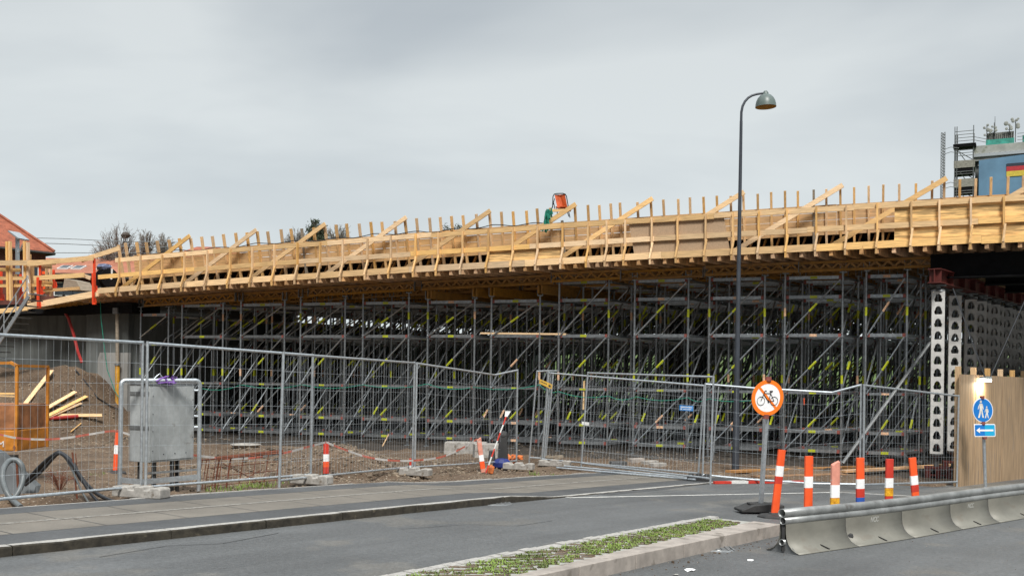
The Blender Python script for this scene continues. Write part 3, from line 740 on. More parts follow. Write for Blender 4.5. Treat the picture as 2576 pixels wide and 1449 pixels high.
for ri, r in enumerate((1.25, 2.15, 3.4, 4.3, 5.6)):
    for ci, (x0, x1) in enumerate(((420, 800), (810, 1240), (1250, 1660), (1670, 2090))):
        lattice(x0, x1, 0, 'shaded yellow lattice girder, %s from the left in the %s line behind the front ones' % (ORD[ci], ORD[ri]), 'lattice girders further in', r=r)
for i, (x, s) in enumerate(((1078, 'left leg of the sixth'), (1192, 'right leg of the sixth'), (1236, 'left leg of the seventh'), (1356, 'right leg of the seventh'))):
    m = MB(); p = PX(x, .2); a = PW(p, .2, J(p)-.445)
    for s_ in (-.055, .055): m.bar(a+U*s_, a+U*s_+VD*6, .05, .235)
    tag(m.build('cross_beam', girdm), 'yellow double beam seen end-on above the %s scaffold tower from the left' % s, 'beam', 'cross beams on the middle towers')
# odd pieces stored in the scaffolding
tag(MB().bar(B(1212, 838.5, -.1), B(1426, 841, -.1), .25, .05).build('plank', woodh), 'brown plank lying across the ledgers of the seventh scaffold tower', 'plank')
tag(MB().bar(B(1470, 958, -.05), B(1468, 1030, -.05), .09, .03, up=U).build('upright_plank', woodh), 'short brown plank hanging upright behind the yellow fence sign', 'plank')
tag(MB().bar(W(2215, 905, 25.6), W(2216, 927, 25.6), .0, .0).bar(B(2023, 1001, -.3), B(2023, 1018, -.3), .05, .02).build('orange_strip', orange), 'small bright orange strip hanging in the scaffolding right of the bicycle sign', 'strip')
# green rope sagging from leg to leg
m = MB(); 
for (xa, ya), (xb, yb) in zip([(500, 976), (608, 968), (760, 968), (912, 968), (1075, 966), (1193, 974), (1357, 968), (1405, 985), (1530, 996), (1600, 998), (1730, 1000), (1783, 1003)], [(608, 968), (760, 968), (912, 968), (1075, 966), (1193, 974), (1357, 968), (1405, 985), (1530, 996), (1600, 998), (1730, 1000), (1783, 1003), (1922, 1000)]):
    m.path([B(xa+(xb-xa)*t, ya+(yb-ya)*t+9*4*t*(1-t), .08) for t in (0, .25, .5, .75, 1)], .012, 4)
tag(m.build('green_rope', green), 'thin green rope sagging along the front scaffold legs at mid height', 'rope')
# ------------------------------------------------------------ abutment on the left
ab = thing('bridge_abutment', 'grey concrete bridge abutment with wing wall behind the earth bank', 'abutment', PW(PX(322), 0, 0))
def wall(name, x0, x1, w, zb, zt, m, th=.5, parent=ab, jt=None):
    pa, pb = PX(x0, w), PX(x1, w); mb = MB(); vs = []
    for p in (pa, pb):
        t = J(p)+jt if jt is not None else zt
        for ww in (w, w-th):
            vs += [PW(p, ww, zb), PW(p, ww, t)]
    mb.add(vs, [(0, 1, 3, 2)[::-1], (4, 6, 7, 5)[::-1], (0, 4, 5, 1), (2, 3, 7, 6), (1, 5, 7, 3), (0, 2, 6, 4)]); return mb.build(name, m, parent)
wall('front_block', 216, 322, -.05, -.5, 0, concd, 1.2, jt=-.42)
wall('wing_wall', -260, 215.5, -.45, -.5, 4.02, concd, .5)
wall('joint_strip', 162.5, 164.5, -.43, 1.2, 4.0, concd, .03)
m = MB()
pa = PX(246, .12); pb = PX(321, .12)
m.add([PW(pa, .12, .6), PW(pb, .12, .6), PW(pb, .12, 2.72), PW(pa+.08, .12, 2.72), PW(pa, .12, 2.5), PW(pa, -.04, .6), PW(pb, -.04, .6), PW(pb, -.04, 2.72), PW(pa+.08, -.04, 2.72), PW(pa, -.04, 2.5)],
      [(0, 1, 2, 3, 4), (9, 8, 7, 6, 5), (0, 5, 6, 1), (1, 6, 7, 2), (2, 7, 8, 3), (3, 8, 9, 4), (4, 9, 5, 0)])
o = m.build('footing_face', conc, ab); o['label'] = 'lighter bare concrete face'
wall('top_ledge', -260, 330, .35, 4.03, 4.36, steelk, 1.4)
# abutment wall running back under the deck
c0 = PW(PX(322), -.3, 0); m = MB(); mo = V((.8, -.6, 0))
for (r0, r1, zt) in ((0, 7, None), (7, 24, 4.12)):
    a = c0+VD*r0; b = c0+VD*r1; zt = zt or J(PX(322))-.005
    m.add([a+V((0, 0, -.5)), b+V((0, 0, -.5)), b+V((0, 0, zt)), a+V((0, 0, zt)), a-mo*.6+V((0, 0, -.5)), b-mo*.6+V((0, 0, -.5)), b-mo*.6+V((0, 0, zt)), a-mo*.6+V((0, 0, zt))],
          [(0, 1, 2, 3), (7, 6, 5, 4), (3, 2, 6, 7), (0, 3, 7, 4), (1, 5, 6, 2)])
m.build('inner_wall', concd, ab)
# piers
for (x, d, wd, lab) in ((1740, 37.5, 1.05, 'dark concrete bridge pier standing among the scaffold towers behind the lamp post'),):
    c = W(x, 950, d); c.z = -.4; m = MB(); h = J(3)+.2+.4
    m.box(c, wd, 1.6, h, U, VD); tag(m.build('bridge_pier', concd), lab, 'pier')
# ------------------------------------------------------------ white perforated steel columns and girders at the right
def perf(mb, o, ax, az, wd, n, th, hw=.15, hh=.20, mod=.3):
    """face plate of n modules each with an arched hole; o bottom left corner"""
    for k in range(n):
        b = o+az*(k*mod); cx = wd/2
        hole = [(cx-hw/2, .05), (cx-hw/2-.018, .12), (cx-hw/2, .14)]+[(cx+cos(a)*hw/2*-1, .14+sin(a)*(hh-.09)) for a in (pi*.2, pi*.38, pi*.5, pi*.62, pi*.8)]+[(cx+hw/2, .14), (cx+hw/2+.018, .12), (cx+hw/2, .05)]
        outl = [(0, 0), (0, .12), (0, .2), (0, mod), (cx*.6, mod), (cx, mod), (cx*1.4, mod), (wd, mod), (wd, .2), (wd, .12), (wd, 0)]
        nh = len(hole); nrm = ax.cross(az)*th
        for off, fl in ((V((0, 0, 0)), 0), (nrm, 1)):
            vs = [b+ax*x+az*z+off for x, z in hole]+[b+ax*x+az*z+off for x, z in outl]; fs = []
            for i in range(nh-1): fs.append((i, i+1, nh+i+1, nh+i))
            fs.append((nh-1, 0, nh, 2*nh-1))
            if fl: fs = [f[::-1] for f in fs]
            mb.add(vs, fs)
        vs = [b+ax*x+az*z for x, z in hole]+[b+ax*x+az*z+nrm for x, z in hole]
        mb.add(vs, [(i, (i+1) % nh, nh+(i+1) % nh, nh+i) for i in range(nh)])
def column(loc, label, h0=.35, n=13, grp='white perforated steel columns'):
    rt = thing('steel_column', label, 'column', (loc.x, loc.y, -.25), grp)
    fx = U; b = V((loc.x, loc.y, h0)); wd = .29; m = MB(); dz = V((0, 0, 1))
    perf(m, b-fx*wd/2, fx, dz, wd, n, .012); perf(m, b-fx*wd/2-NO*.24, fx, dz, wd, n, .012)
    H = n*.3
    for s in (-1, 1): m.box(b+fx*(s*(wd/2-.004))-NO*.12, .008, .226, H, fx, -NO)
    m.build('shaft', whitecol, rt)
    m = MB(); m.lathe([(.02, -.5), (.14, -.5), (.05, -.38), (.045, -.12), (.16, -.04), (.17, 0), (.02, .0)], b-NO*.12, n=14)
    m.lathe([(.02, H), (.17, H), (.15, H+.05), (.06, H+.08), (.06, H+.13), (.18, H+.14), (.18, H+.16), (.01, H+.16)], b-NO*.12, n=14)
    m.build('screw_foot', galvd, rt)
    return rt
ca = W(2358, 960, 23.9); stp = V((.90, 1.10, 0))
names = ['foremost white perforated steel column with arched holes, leftmost of the row', 'second white perforated steel column, just left of the plywood hoarding', 'third white perforated steel column, rising above the corner of the hoarding']
c0_ = column(ca, names[0])
for k in range(1, 9):
    loc = ca+stp*k; dup(c0_, (loc.x, loc.y, -.25), names[k] if k < 3 else 'white perforated steel column in the shaded row receding behind the hoarding')
for k in range(2, 9):
    loc = ca+stp*(k+.5)+V((.05, -.04, 0)); dup(c0_, (loc.x, loc.y, -.25), 'white perforated steel column in the shaded row receding behind the hoarding')
vd2 = stp.normalized(); a = ca-vd2*.35+V((0, 0, 0)); b = ca+vd2*15
rt = thing('red_girder', 'dark red steel girder lying on the white perforated columns', 'girder', (a.x, a.y, 4.4))
z0 = 4.43
for nm, z, wv, hh in (('flange', z0+.01, .3, .02), ('web', z0+.17, .02, .3), ('flange', z0+.33, .3, .02)):
    MB().bar(V((a.x, a.y, z)), V((b.x, b.y, z)), wv, hh).build(nm, girdred, rt)
for k in range(14):
    c = a+vd2*(.1+k*1.0); MB().box(V((c.x, c.y, z0+.02)), .02, .27, .3, vd2, V((-vd2.y, vd2.x, 0))).build('stiffener', girdred, rt)
for i, (w, r, lab) in enumerate(((.35, 0, 'black steel bridge girder right behind the timber joists at the right edge'), (.3, 2.2, 'second black steel girder behind the first at the right edge'), (.3, 4.8, 'third black steel girder deep under the deck at the right edge'), (.3, 8, 'fourth black steel girder, deepest under the deck at the right edge'))):
    pa = PX(2338, w)+ (.8 if r else 0); pb = PX(3195, w)+3; m = MB(); o = VD*r
    za, zb = J(pa), J(pb)
    for z, wd, hh in ((-.04, .35, .03), (-.32, .02, .54), (-.6, .35, .03)): m.bar(PW(pa, w, za+z)+o, PW(pb, w, zb+z)+o, wd, hh)
    tag(m.build('steel_girder', steelk), lab, 'girder')
# red crates stacked as base under the columns
def base_crate(x, y, d, label, n=3):
    c = W(x, y, d); m = MB(); zb = ground_z(c.x, c.y)-.03
    for k in range(n):
        z = zb+k*.16
        for s in (-.22, 0, .22): m.bar(c*1+V((0, 0, z-c.z+.06))+NO*.3+U*s*(1 if k % 2 == 0 else 1), c+V((0, 0, z-c.z+.06))-NO*.3+U*s, .11, .12)
        m.box(V((c.x, c.y, z+.121)), .56, .6, .035, U, -NO)
    tag(m.build('base_stack', girdred), label, 'stack')
base_crate(2358, 1170, 23.9, 'stack of dark red steel blocks under the foremost white column', 2)
base_crate(2402, 1170, 25.0, 'stack of dark red steel blocks under the second white column', 2)
# slanting steel props between the columns
for (x0, y0, x1, y1, lab) in ((2120, 1165, 2340, 862, 'long grey slanting prop rising to the white columns'),):
    tag(MB().tube(W(x0, y0, 24.6), W(x1, y1, 25.2), .045, 8).build('slanting_prop', galvd), lab, 'prop')
for (x0, y0, x1, y1, d0, d1, lab) in ((2398, 726, 2478, 948, 22, 19.9, 'left of the two thin black cables that hold the lit lamp'), (2585, 740, 2492, 946, 21.0, 19.8, 'right of the two thin black cables that hold the lit lamp')):
    tag(MB().tube(W(x0, y0, d0), W(x1, y1, d1), .012, 4).build('hanging_cable', cablem), lab, 'cable')
# ------------------------------------------------------------ plywood hoarding and its lamp
hd = TD.copy(); hs = V((.779, -.627, 0)); n = 12; hrt = thing('plywood_hoarding', 'tall brown plywood hoarding along the underpass road, behind the blue signs', 'hoarding', HO)
for i in range(n):
    a = HO+hd*(i*1.22); b = HO+hd*((i+1)*1.22-.006); za, zb = road_z(a.x, a.y)-.1, road_z(b.x, b.y)-.1; zt = 2.24-.004*i; m = MB(); dn = hs*.02*(i % 2)*.3
    m.add([V((a.x, a.y, za))+dn, V((b.x, b.y, zb))+dn, V((b.x, b.y, zt))+dn, V((a.x, a.y, zt))+dn, V((a.x, a.y, za))-hs*.03, V((b.x, b.y, zb))-hs*.03, V((b.x, b.y, zt))-hs*.03, V((a.x, a.y, zt))-hs*.03],
          [(0, 1, 2, 3), (7, 6, 5, 4), (3, 2, 6, 7), (0, 3, 7, 4), (1, 5, 6, 2)])
    m.build('plywood_sheet', hoardm, hrt)
    p = a-hs*.09+hd*.15; MB().bar(V((p.x, p.y, za)), V((p.x, p.y, zt+.17)), .1, .1, up=hd).build('timber_post', woodv, hrt)
warm = mat('lamp_glow', (1, .90, .70), .5, emit=14.)
lc = V((0, 0, ZC))+ray(2485, 951)*0; 
la = G(2413, 1224)+hd*1.22+hs*.13; lb = la+hd*.62; z = 2.13
rt = thing('work_lamp', 'lit fluorescent work lamp hanging at the top of the plywood hoarding', 'lamp', (la.x, la.y, z))
MB().bar(V((la.x, la.y, z+.05)), V((lb.x, lb.y, z+.05)), .11, .05).build('housing', galvf, rt)
MB().bar(V((la.x, la.y, z)), V((lb.x, lb.y, z)), .09, .075).build('tube_light', warm, rt)
MB().bar(V((la.x, la.y, z+.07)), V((la.x, la.y, z+.07))-hs*.15, .02, .02).bar(V((lb.x, lb.y, z+.07)), V((lb.x, lb.y, z+.07))-hs*.15, .02, .02).build('bracket', galvd, rt)
ll = bpy.data.lights.new('lamp_light', 'AREA'); lo = bpy.data.objects.new('lamp_light', ll); COL.objects.link(lo); ll.energy = 34; ll.color = (1, .84, .58); ll.shape = 'RECTANGLE'; ll.size = .6; ll.size_y = .08
mid = (la+lb)/2; lo.location = (mid.x, mid.y, z-.04); lo.rotation_euler = (0, 0, math.atan2(hd.y, hd.x))
# ------------------------------------------------------------ wire mesh fence panels
FG = 'temporary wire mesh fence panels'
def gfence(x, y):
    return hit(x, y, lambda X, Y: max(road_z(X, Y)+pave_off(X, Y) if V((X, Y, 0)).dot(MD) > qk-.05 else road_z(X, Y), -9))
def fence(BL, BR, TL, TR, label, bend=(), bbend=(), sp=.105, posts=(1, 1), rl=.02):
    bl, br = gfence(*BL), gfence(*BR); tl = W(*TL, bl.y); tr = W(*TR, br.y)
    rt = thing('mesh_fence', label, 'fence panel', bl, FG)
    if posts[0]: MB().tube(bl+V((0, 0, .0)), tl+(tl-bl)*.012, rl, 8).build('upright', galvf, rt)
    if posts[1]: MB().tube(br+V((0, 0, .0)), tr+(tr-br)*.012, rl, 8).build('upright', galvf, rt)
    def line(a, b, bends, base):
        pts = [(0, a)]
        for t, px in bends: pts.append((t, W(*px, base[0].y+(base[1].y-base[0].y)*t)))
        return pts+[(1, b)]
    bl2 = bl.lerp(tl, .055); br2 = br.lerp(tr, .055)
    top = line(tl, tr, bend, (bl, br)); bot = line(bl2, br2, bbend, (bl, br))
    MB().path([p for _, p in top], .0195, 8).build('rail', galvf, rt); MB().path([p for _, p in bot], .0195, 8).build('rail', galvf, rt)
    def at(L, t):
        for (ta, a), (tb, b) in zip(L, L[1:]):
            if t <= tb: return a.lerp(b, (t-ta)/(tb-ta+1e-9))
        return L[-1][1]
    n = max(3, int((br-bl).length/sp)); m = MB(); ph = random.uniform(0, 6)
    for i in range(1, n):
        t = i/n; a = at(bot, t); b = at(top, t); mid = a.lerp(b, .5)+V((random.uniform(-.006, .006), random.uniform(-.01, .01), 0))
        m.path([a, mid, b], .0017, 3, caps=False)
    for k in range(1, 7):
        f = k/7; m.path([at(bot, t).lerp(at(top, t), f)+V((0, .008*sin(t*9+ph+k), 0)) for t in (0, .25, .5, .75, 1)], .0018, 3, caps=False)
    m.build('wire_mesh', galvf, rt); return rt
fence((-190, 1298), (354, 1244), (-186, 832), (359, 862), 'leftmost fence panel, in front of the orange skip and the grey hose')
fence((366, 1246), (781, 1211), (371, 863), (787, 894), 'fence panel in front of the grey cabinet and the rusty mesh cage')
fence((702, 1227), (1037, 1189), (713, 889), (1043, 913), 'fence panel in front of the gravel heap and the red and white marker post')
fence((1043, 1190), (1299, 1172), (1049, 914), (1302, 931), 'short fence panel with sagging top rail in front of the leaning faded marker post', bend=((.8, (1245, 943)),))
fence((1331, 1163), (1362, 1165), (1351, 934), (1379, 933), 'very narrow leaning fence frame beside the double gate post')
g1 = fence((1363, 1167), (1756, 1203), (1381, 938), (1772, 970), 'swung open gate panel, lower of the two crossing at the yellow plate')
fence((1462, 1178), (1787, 1218), (1479, 938), (1795, 948), 'gate panel standing between the leaning post and the dark rubber foot, crossing behind the other')
o1 = fence((1767, 1207), (2163, 1232), (1775, 966), (2166, 968), 'fence panel with sagging rails behind the bicycle sign and lamp post', bend=((.33, (1896, 976)), (.82, (2094, 987))), bbend=((.33, (1896, 1206)), (.75, (2050, 1216))))
fence((2172, 1233), (2407, 1224), (2174, 969), (2412, 996), 'rightmost fence panel, ending at the plywood hoarding')
for rt, a, b in ((g1, (1368, 1167), (1386, 936)), (g1, (1372, 1163), (1392, 938)), (o1, (1791, 1172), (1808, 972))):
    p = gfence(*a); q = W(*b, p.y+.1); MB().tube(p, q, .019, 8).build('upright', galvf, rt)
c = W(1384, 932, gfence(1363, 1167).y); MB().bar(c-V((.15, 0, 0)), c+V((.17, 0, 0)), .05, .025).build('hinge_bar', galvf, g1)
# concrete feet
def foot(x, y, label, m=blockm, ax=V((.95, -.31, 0)), L=.66):
    c = gfence(x, y); ay = V((-ax.y, ax.x, 0)); mb = MB()
    sec = [(-.5, 0), (.5, 0), (.5, .115), (.47, .135), (.27, .135), (.25, .10), (.12, .10), (.10, .145), (-.10, .145), (-.12, .10), (-.25, .10), (-.27, .135), (-.47, .135), (-.5, .115)]
    mb.prism([(u*L, z) for u, z in sec], c-ay*.11, ax, V((0, 0, 1)), ay*.22)
    o = mb.build('concrete_base_block', m, bevel=.012); tag(o, label, 'fence foot', 'feet of the fence panels')
    return o
foot(362, 1250, 'concrete fence foot below the grey cabinet'); foot(335, 1247, 'mossy concrete fence foot behind the one below the cabinet', ax=V((.97, -.2, 0)), L=.5)
foot(783, 1216, 'concrete fence foot in front of the red and white marker post')
foot(1042, 1195, 'concrete fence foot at the right end of the gravel heap'); foot(1305, 1180, 'concrete fence foot in front of the blue sack')
foot(1395, 1172, 'flat concrete slab foot under the double gate post', L=.75)
foot(1757, 1209, 'black rubber fence foot at the right end of the gate', m=rubber, L=.42)
# plates on the gate
def plate(pts, d, m, name, label, cat, th=.006, marks=()):
    P = [W(x, y, d) for x, y in pts]; nrm = (P[1]-P[0]).cross(P[3]-P[0]).normalized()
    if nrm.y > 0: nrm = -nrm
    rt = thing(name, label, cat, P[3])
    mb = MB(); mb.add(P+[p-nrm*th for p in P], [(0, 1, 2, 3), (7, 6, 5, 4), (0, 4, 5, 1), (1, 5, 6, 2), (2, 6, 7, 3), (3, 7, 4, 0)]); mb.build('plate', m, rt)
    mk = {}
    for (a0, b0, a1, b1, mm) in marks:
        def pt(a, b): return P[0].lerp(P[1], a).lerp(P[3].lerp(P[2], a), b)+nrm*.003
        mk.setdefault(mm.name, (mm, MB()))[1].add([pt(a0, b0), pt(a1, b0), pt(a1, b1), pt(a0, b1)], [(0, 1, 2, 3)])
    for mm, b in mk.values(): b.build('lettering', mm, rt)
    return rt
random.seed(3)
mk = [(.1+i*.055, .30, .135+i*.055, .55, gutter) for i in range(9)]+[(.72, .35, .88, .75, gutter)]
plate([(1358, 953), (1390, 967), (1388, 979), (1356, 964)], gfence(1363, 1167).y-.05, mat('yellow_plate', (.62, .38, .05), .6), 'fence_plate', 'small tilted yellow plate tied to the double gate post', 'plate', marks=mk)
mk = [(.08+i*.06, .22, .12+i*.06, .42, whiteb) for i in range(14)]+[(.08, .58, .16, .85, whiteb)]+[(.25+i*.07, .62, .29+i*.07, .8, whiteb) for i in range(9)]
plate([(1709.5, 1018.5), (1744, 1021), (1744, 1034), (1709.5, 1032)], gfence(1756, 1203).y-.05, mat('blue_plate', (.04, .22, .55), .5), 'fence_plate', 'small blue plate with white lettering on the gate mesh', 'plate', marks=mk)
tag(MB().bar(W(1656, 1190/1.0-3.5*0+0, 18)*0+W(1656, 1184-0, 18.2)*0+gfence(1462, 1178)+V((.0, 0, 1.02)), gfence(1462, 1178)+V((.16, -.02, 1.0)), .02, .07).build('name_tag', whiteb), 'small white tag sticking out of the leaning gate upright', 'tag')
# ------------------------------------------------------------ steel barrier
rl2 = lambda x, y: hit(x, y, lambda X, Y: road_z(X, Y)+rlow(X, Y))
ba, bb = rl2(1968, 1390), rl2(2560, 1297); bd = (bb-ba); bd.z = 0; BLn = bd.length; bd.normalize(); bn = V((bd.y, -bd.x, 0))
def bp(s, w, z):
    p = ba+bd*s; g = road_z(p.x, p.y)+rlow(p.x, p.y); return V((p.x, p.y, g))+bn*w+V((0, 0, z))
def bs(x):
    lo, hi = -1, 30
    for _ in range(40):
        m = (lo+hi)/2; p = bp(m, .1, .2); u = 1288+F*p.x/p.y
        if u < x: lo = m
        else: hi = m
    return lo
bar = thing('steel_barrier', 'long grey steel road barrier with two pipes on top and a curved flared foot', 'barrier', ba)
prof = [(.022, .37), (.030, .36), (.034, .30), (.036, .22), (.045, .155), (.070, .095), (.115, .045), (.17, .016), (.215, .004)]
seams = [0.0]+[bs(x) for x in (2143, 2284, 2405, 2500)]+[bs(2500)+1.9*k for k in range(1, 5)]
for s0, s1 in zip(seams, seams[1:]):
    m = MB(); n = max(3, int((s1-s0)/.4))
    for sg in (1, -1):
        vs = []
        for i in range(n+1):
            s = s0+.006+(s1-s0-.012)*i/n
            for w_, z_ in prof: vs.append(bp(s, w_*sg, z_))
        k = len(prof); f = [(i*k+j, i*k+j+1, (i+1)*k+j+1, (i+1)*k+j) for i in range(n) for j in range(k-1)]
        m.add(vs, f if sg < 0 else [q[::-1] for q in f])
    o = m.build('section', barrm, bar, smooth=True); sd = o.modifiers.new('s', 'SOLIDIFY'); sd.thickness = .006; sd.offset = -1
    sm_ = (s0+s1)/2
    MB().bar(bp(sm_-.02, .10, .062), bp(sm_+.03, .19, .018), .03, .012).build('slot', blackp, bar)
    if s0 > 0: MB().path([bp(s0, w_+.004, z_+.003) for w_, z_ in prof], .004, 4).build('joint', rubber, bar)
SE = seams[-1]
def pipe(w_, z_, r, name):
    m = MB(); k = int(SE/.8); pts = [bp(.0-.02+SE*i/k, w_, z_) for i in range(k+1)]
    m.path(pts, r, 14, caps=False); o = m.build(name, pipem, bar, smooth=True); sd = o.modifiers.new('s', 'SOLIDIFY'); sd.thickness = .006; sd.offset = -1
pipe(0, .435, .043, 'top_pipe'); pipe(.012, .352, .036, 'lower_pipe'); pipe(0, .115, .030, 'foot_pipe')
m = MB()
for s0 in seams[1:]:
    a = bp(s0-.03, 0, .435); m.tube(a, bp(s0-.02, 0, .435), .047, 14); m.tube(bp(s0-.03, .012, .352), bp(s0-.02, .012, .352), .040, 14)
m.build('pipe_collar', galvd, bar)
MB().bar(bp(.01, 0, .02), bp(.01, 0, .38), .035, .03).build('end_web', rubber, bar)
MB().prism([(-.22, 0), (.2, 0), (.07, .09), (.03, .13), (-.03, .13), (-.09, .07)], bp(.02, 0, 0), bn, V((0, 0, 1)), bd*.008).build('end_foot', galvd, bar)
def text(s, body, size, loc, xdir, ydir, m, parent, name='lettering', bold=0.):
    cu = bpy.data.curves.new(name, 'FONT'); cu.body = body; cu.size = size; cu.extrude = .0008; cu.offset = bold; cu.align_x = 'CENTER'; cu.shear = s
    t = bpy.data.objects.new(name, cu); COL.objects.link(t); dg = bpy.context.evaluated_depsgraph_get(); me = bpy.data.meshes.new_from_object(t.evaluated_get(dg))
    COL.objects.unlink(t); bpy.data.objects.remove(t)
    n = xdir.cross(ydir).normalized(); mw = Matrix((xdir, ydir, n)).transposed().to_4x4(); mw.translation = loc-(parent.location if parent else V((0, 0, 0)))
    me.transform(mw); me.materials.clear(); me.materials.append(m); o = bpy.data.objects.new(name, me); COL.objects.link(o)
    if parent: o.parent = parent
    return o
paintw = mat('faint_white_paint', (.42, .42, .39), .7)
for x, z in ((2215, .235), (2456, .235)):
    s = bs(x); a = bp(s, .043, z); text(.25, 'NCC', .085, a, (bp(s+.1, 0, 0)-bp(s, 0, 0)).normalized(), V((0, 0, 1)), paintw, bar, bold=.002)
# ------------------------------------------------------------ marker posts
def solve(x, y, h, fn=None):
    fn = fn or (lambda X, Y: road_z(X, Y)); lo, hi = 6., 40.
    for _ in range(50):
        m = (lo+hi)/2; p = W(x, y, m)
        if p.z > fn(p.x, p.y)+h: lo = m
        else: hi = m
    return lo
def marker(top, bot, h, wd, bands, label, body=orange, th=.055, fn=None, base=True, d=None, jag=False):
    fn = fn or (lambda X, Y: road_z(X, Y)); d = d or solve(top[0], top[1], h, fn); a = W(*top, d); b = W(*bot, d); dr = (b-a).normalized()
    g = a+dr*((a.z-fn(a.x, a.y))/-dr.z); g = V((g.x, g.y, g.z)); ax = (g-a).normalized()*-1; L = (a-g).length
    yw = V((.93, .36, 0)); px = (yw-ax*yw.dot(ax)).normalized(); py = ax.cross(px)
    rt = thing('marker_post', label, 'marker post', g, 'orange and white marker posts')
    def seg(z0, z1, k, m, name, jagged=False):
        mb = MB(); n = 14; vs = []
        for z in (z0, z1):
            for i in range(n):
                an = 2*pi*i/n; cx = max(-1, min(1, 1.25*cos(an))); zz = z
                if jagged and z == z1: zz = z-.05*(1-cx)/2-(.02 if i % 3 == 0 else 0)
                vs.append(g+px*(cx*wd/2*k)+py*(sin(an)*th/2*k)+ax*zz)
        mb.add(vs, [tuple(range(n))[::-1], tuple(range(n, 2*n))]+[(i, (i+1) % n, n+(i+1) % n, n+i) for i in range(n)])
        return mb.build(name, m, rt, smooth=False)
    seg(0.02, L, 1, body, 'post', jag)
    for (z0, z1, m, nm) in bands: seg(L+z0, L+z1, 1.045, m, nm)
    if base:
        mb = MB(); mb.lathe([(.001, .075), (.075, .075), (.085, .06), (.20, .045), (.23, .03), (.24, 0)], V((g.x, g.y, g.z-.005)), n=8); mb.build('rubber_base', rubber, rt)
    return rt
# slots embossed dark on the post fronts are left to the band edges
sl_ = lambda z: (z-.004, z+.004, blackp, 'mark')
marker((1967, 1131), (1950, 1283), .92, .112, [(-.36, -.22, retro, 'reflective_band'), (-.46, -.37, redf, 'red_band')], 'tilted orange marker post, leftmost of the six behind the barrier, beside the bicycle sign pole')
marker((2035, 1147), (2033, 1275), .90, .114, [(-.39, -.25, retro, 'reflective_band')], 'upright orange marker post with one white band, second of the six behind the barrier')
marker((2102, 1158), (2100, 1268), .88, .118, [(-.44, -.29, retro, 'reflective_band'), (-.55, -.445, retroy, 'amber_band')], 'worn faded pink marker post with a torn top and amber band, third of the six', body=pinkf, jag=True)
marker((2164, 1151), (2164, 1260), .84, .125, [(-.42, -.29, retro, 'reflective_band'), (-.535, -.425, redf, 'red_band'), (-.60, -.54, bluet, 'blue_tape')], 'orange marker post with blue tape round it, fourth of the six behind the barrier')
marker((2238, 1154), (2236, 1252), .79, .132, [(-.42, -.28, retro, 'reflective_band'), (-.54, -.425, retroy, 'amber_band')], 'darker red marker post with white and amber bands, fifth of the six behind the barrier', body=redf)
marker((2295, 1151), (2303, 1248), .78, .132, [(-.42, -.28, retro, 'reflective_band'), (-.53, -.425, redf, 'red_band')], 'orange marker post leaning right, rightmost of the six behind the barrier')
b0 = T(290, 1190); marker((296, 1082), (289, 1190), 1., .085, [(-.48, -.30, retro, 'reflective_band')], 'orange marker post with a bright white band, left of the grey cabinet', fn=lambda X, Y: ground_z(X, Y), d=b0.y)
b0 = T(820, 1203); marker((821, 1111), (820, 1205), 1., .10, [(-.35, -.22, retro, 'reflective_band'), (-.45, -.35, orange, 'orange_band')], 'red marker post with white band in the gravel heap, holding the striped tape', body=redf, fn=ground_z, d=b0.y+.15, base=False)
b0 = T(1214, 1190); marker((1204, 1100), (1216, 1190), 1., .10, [(-.50, -.37, retroy if 0 else retro, 'reflective_band'), (-.66, -.51, orange, 'orange_band')], 'leaning faded marker post with torn top beside the blue sack', body=pinkf, fn=ground_z, d=b0.y, base=False, jag=True)
# ------------------------------------------------------------ road signs
PSI = radians(16.5); SX = V((cos(PSI), sin(PSI), 0)); SN = V((sin(PSI), -cos(PSI), 0)); SZ = V((0, 0, 1))
def disc(r0, r1, c, off, m, name, parent, n=48, th=.004, up=SZ):
    mb = MB()
    if r0 <= 0: mb.prism([(cos(2*pi*i/n)*r1, sin(2*pi*i/n)*r1) for i in range(n)], c+SN*off, SX, up, SN*th)
    else: mb.lathe([(r0, 0), (r1, 0), (r1, th), (r0, th), (r0, 0)], c+SN*off, SX, up, SN, n)
    return mb.build(name, m, parent)
g = G(1913, 1279, .06); d = g.y; k = d/F
rt = thing('no_cycling_sign', 'round no cycling sign with an orange ring on a leaning grey pole', 'road sign', g)
tp = W(1934, 952, d); ax = (tp-g).normalized()
MB().bar(g+V((0, 0, -.02)), tp-ax*.02, .06, .045, up=SX).build('pole', galvf, rt)
c = W(1929.5, 1000.5, d-.06); R = 45*k; up = ax; fs = MB()
disc(0, R*.985, c, 0, galvd, 'backing', rt, th=.012, up=up)
disc(0, R*.79, c, .0125, retro, 'white_face', rt, up=up); disc(R*.78, R, c, .0125, oranges, 'orange_ring', rt, th=.006, up=up)
def q2(a, b, o=.02): return c+SX*(a*R)+up*(b*R)+SN*o
MB().prism([(a*R, b*R) for a, b in ((-.585, .51), (-.49, .61), (.585, -.51), (.49, -.61))], c+SN*.0175, SX, up, SN*.0025).build('slash', oranges, rt)
m = MB()
def ln(pts, r=.0042): m.path([q2(a, b, .023) for a, b in pts], r, 4)
for cx in (-.42, .40): ln([(cx+.235*cos(2*pi*i/28), -.17+.235*sin(2*pi*i/28)) for i in range(29)], .0032)
ln([(-.42, -.17), (-.27, .20), (-.22, .36)], .005); ln([(-.22, .36), (-.17, .40), (-.10, .38)], .006); ln([(-.24, .25), (.16, .25)]); ln([(-.26, .18), (.05, -.20)], .005); ln([(.05, -.20), (.20, .36)], .005)
ln([(.05, -.20), (.40, -.17)]); ln([(.17, .24), (.40, -.17)]); ln([(.10, .36), (.28, .37)], .010); ln([(.01, -.22), (.11, -.20)], .012)
m.build('bicycle_symbol', blackp, rt)
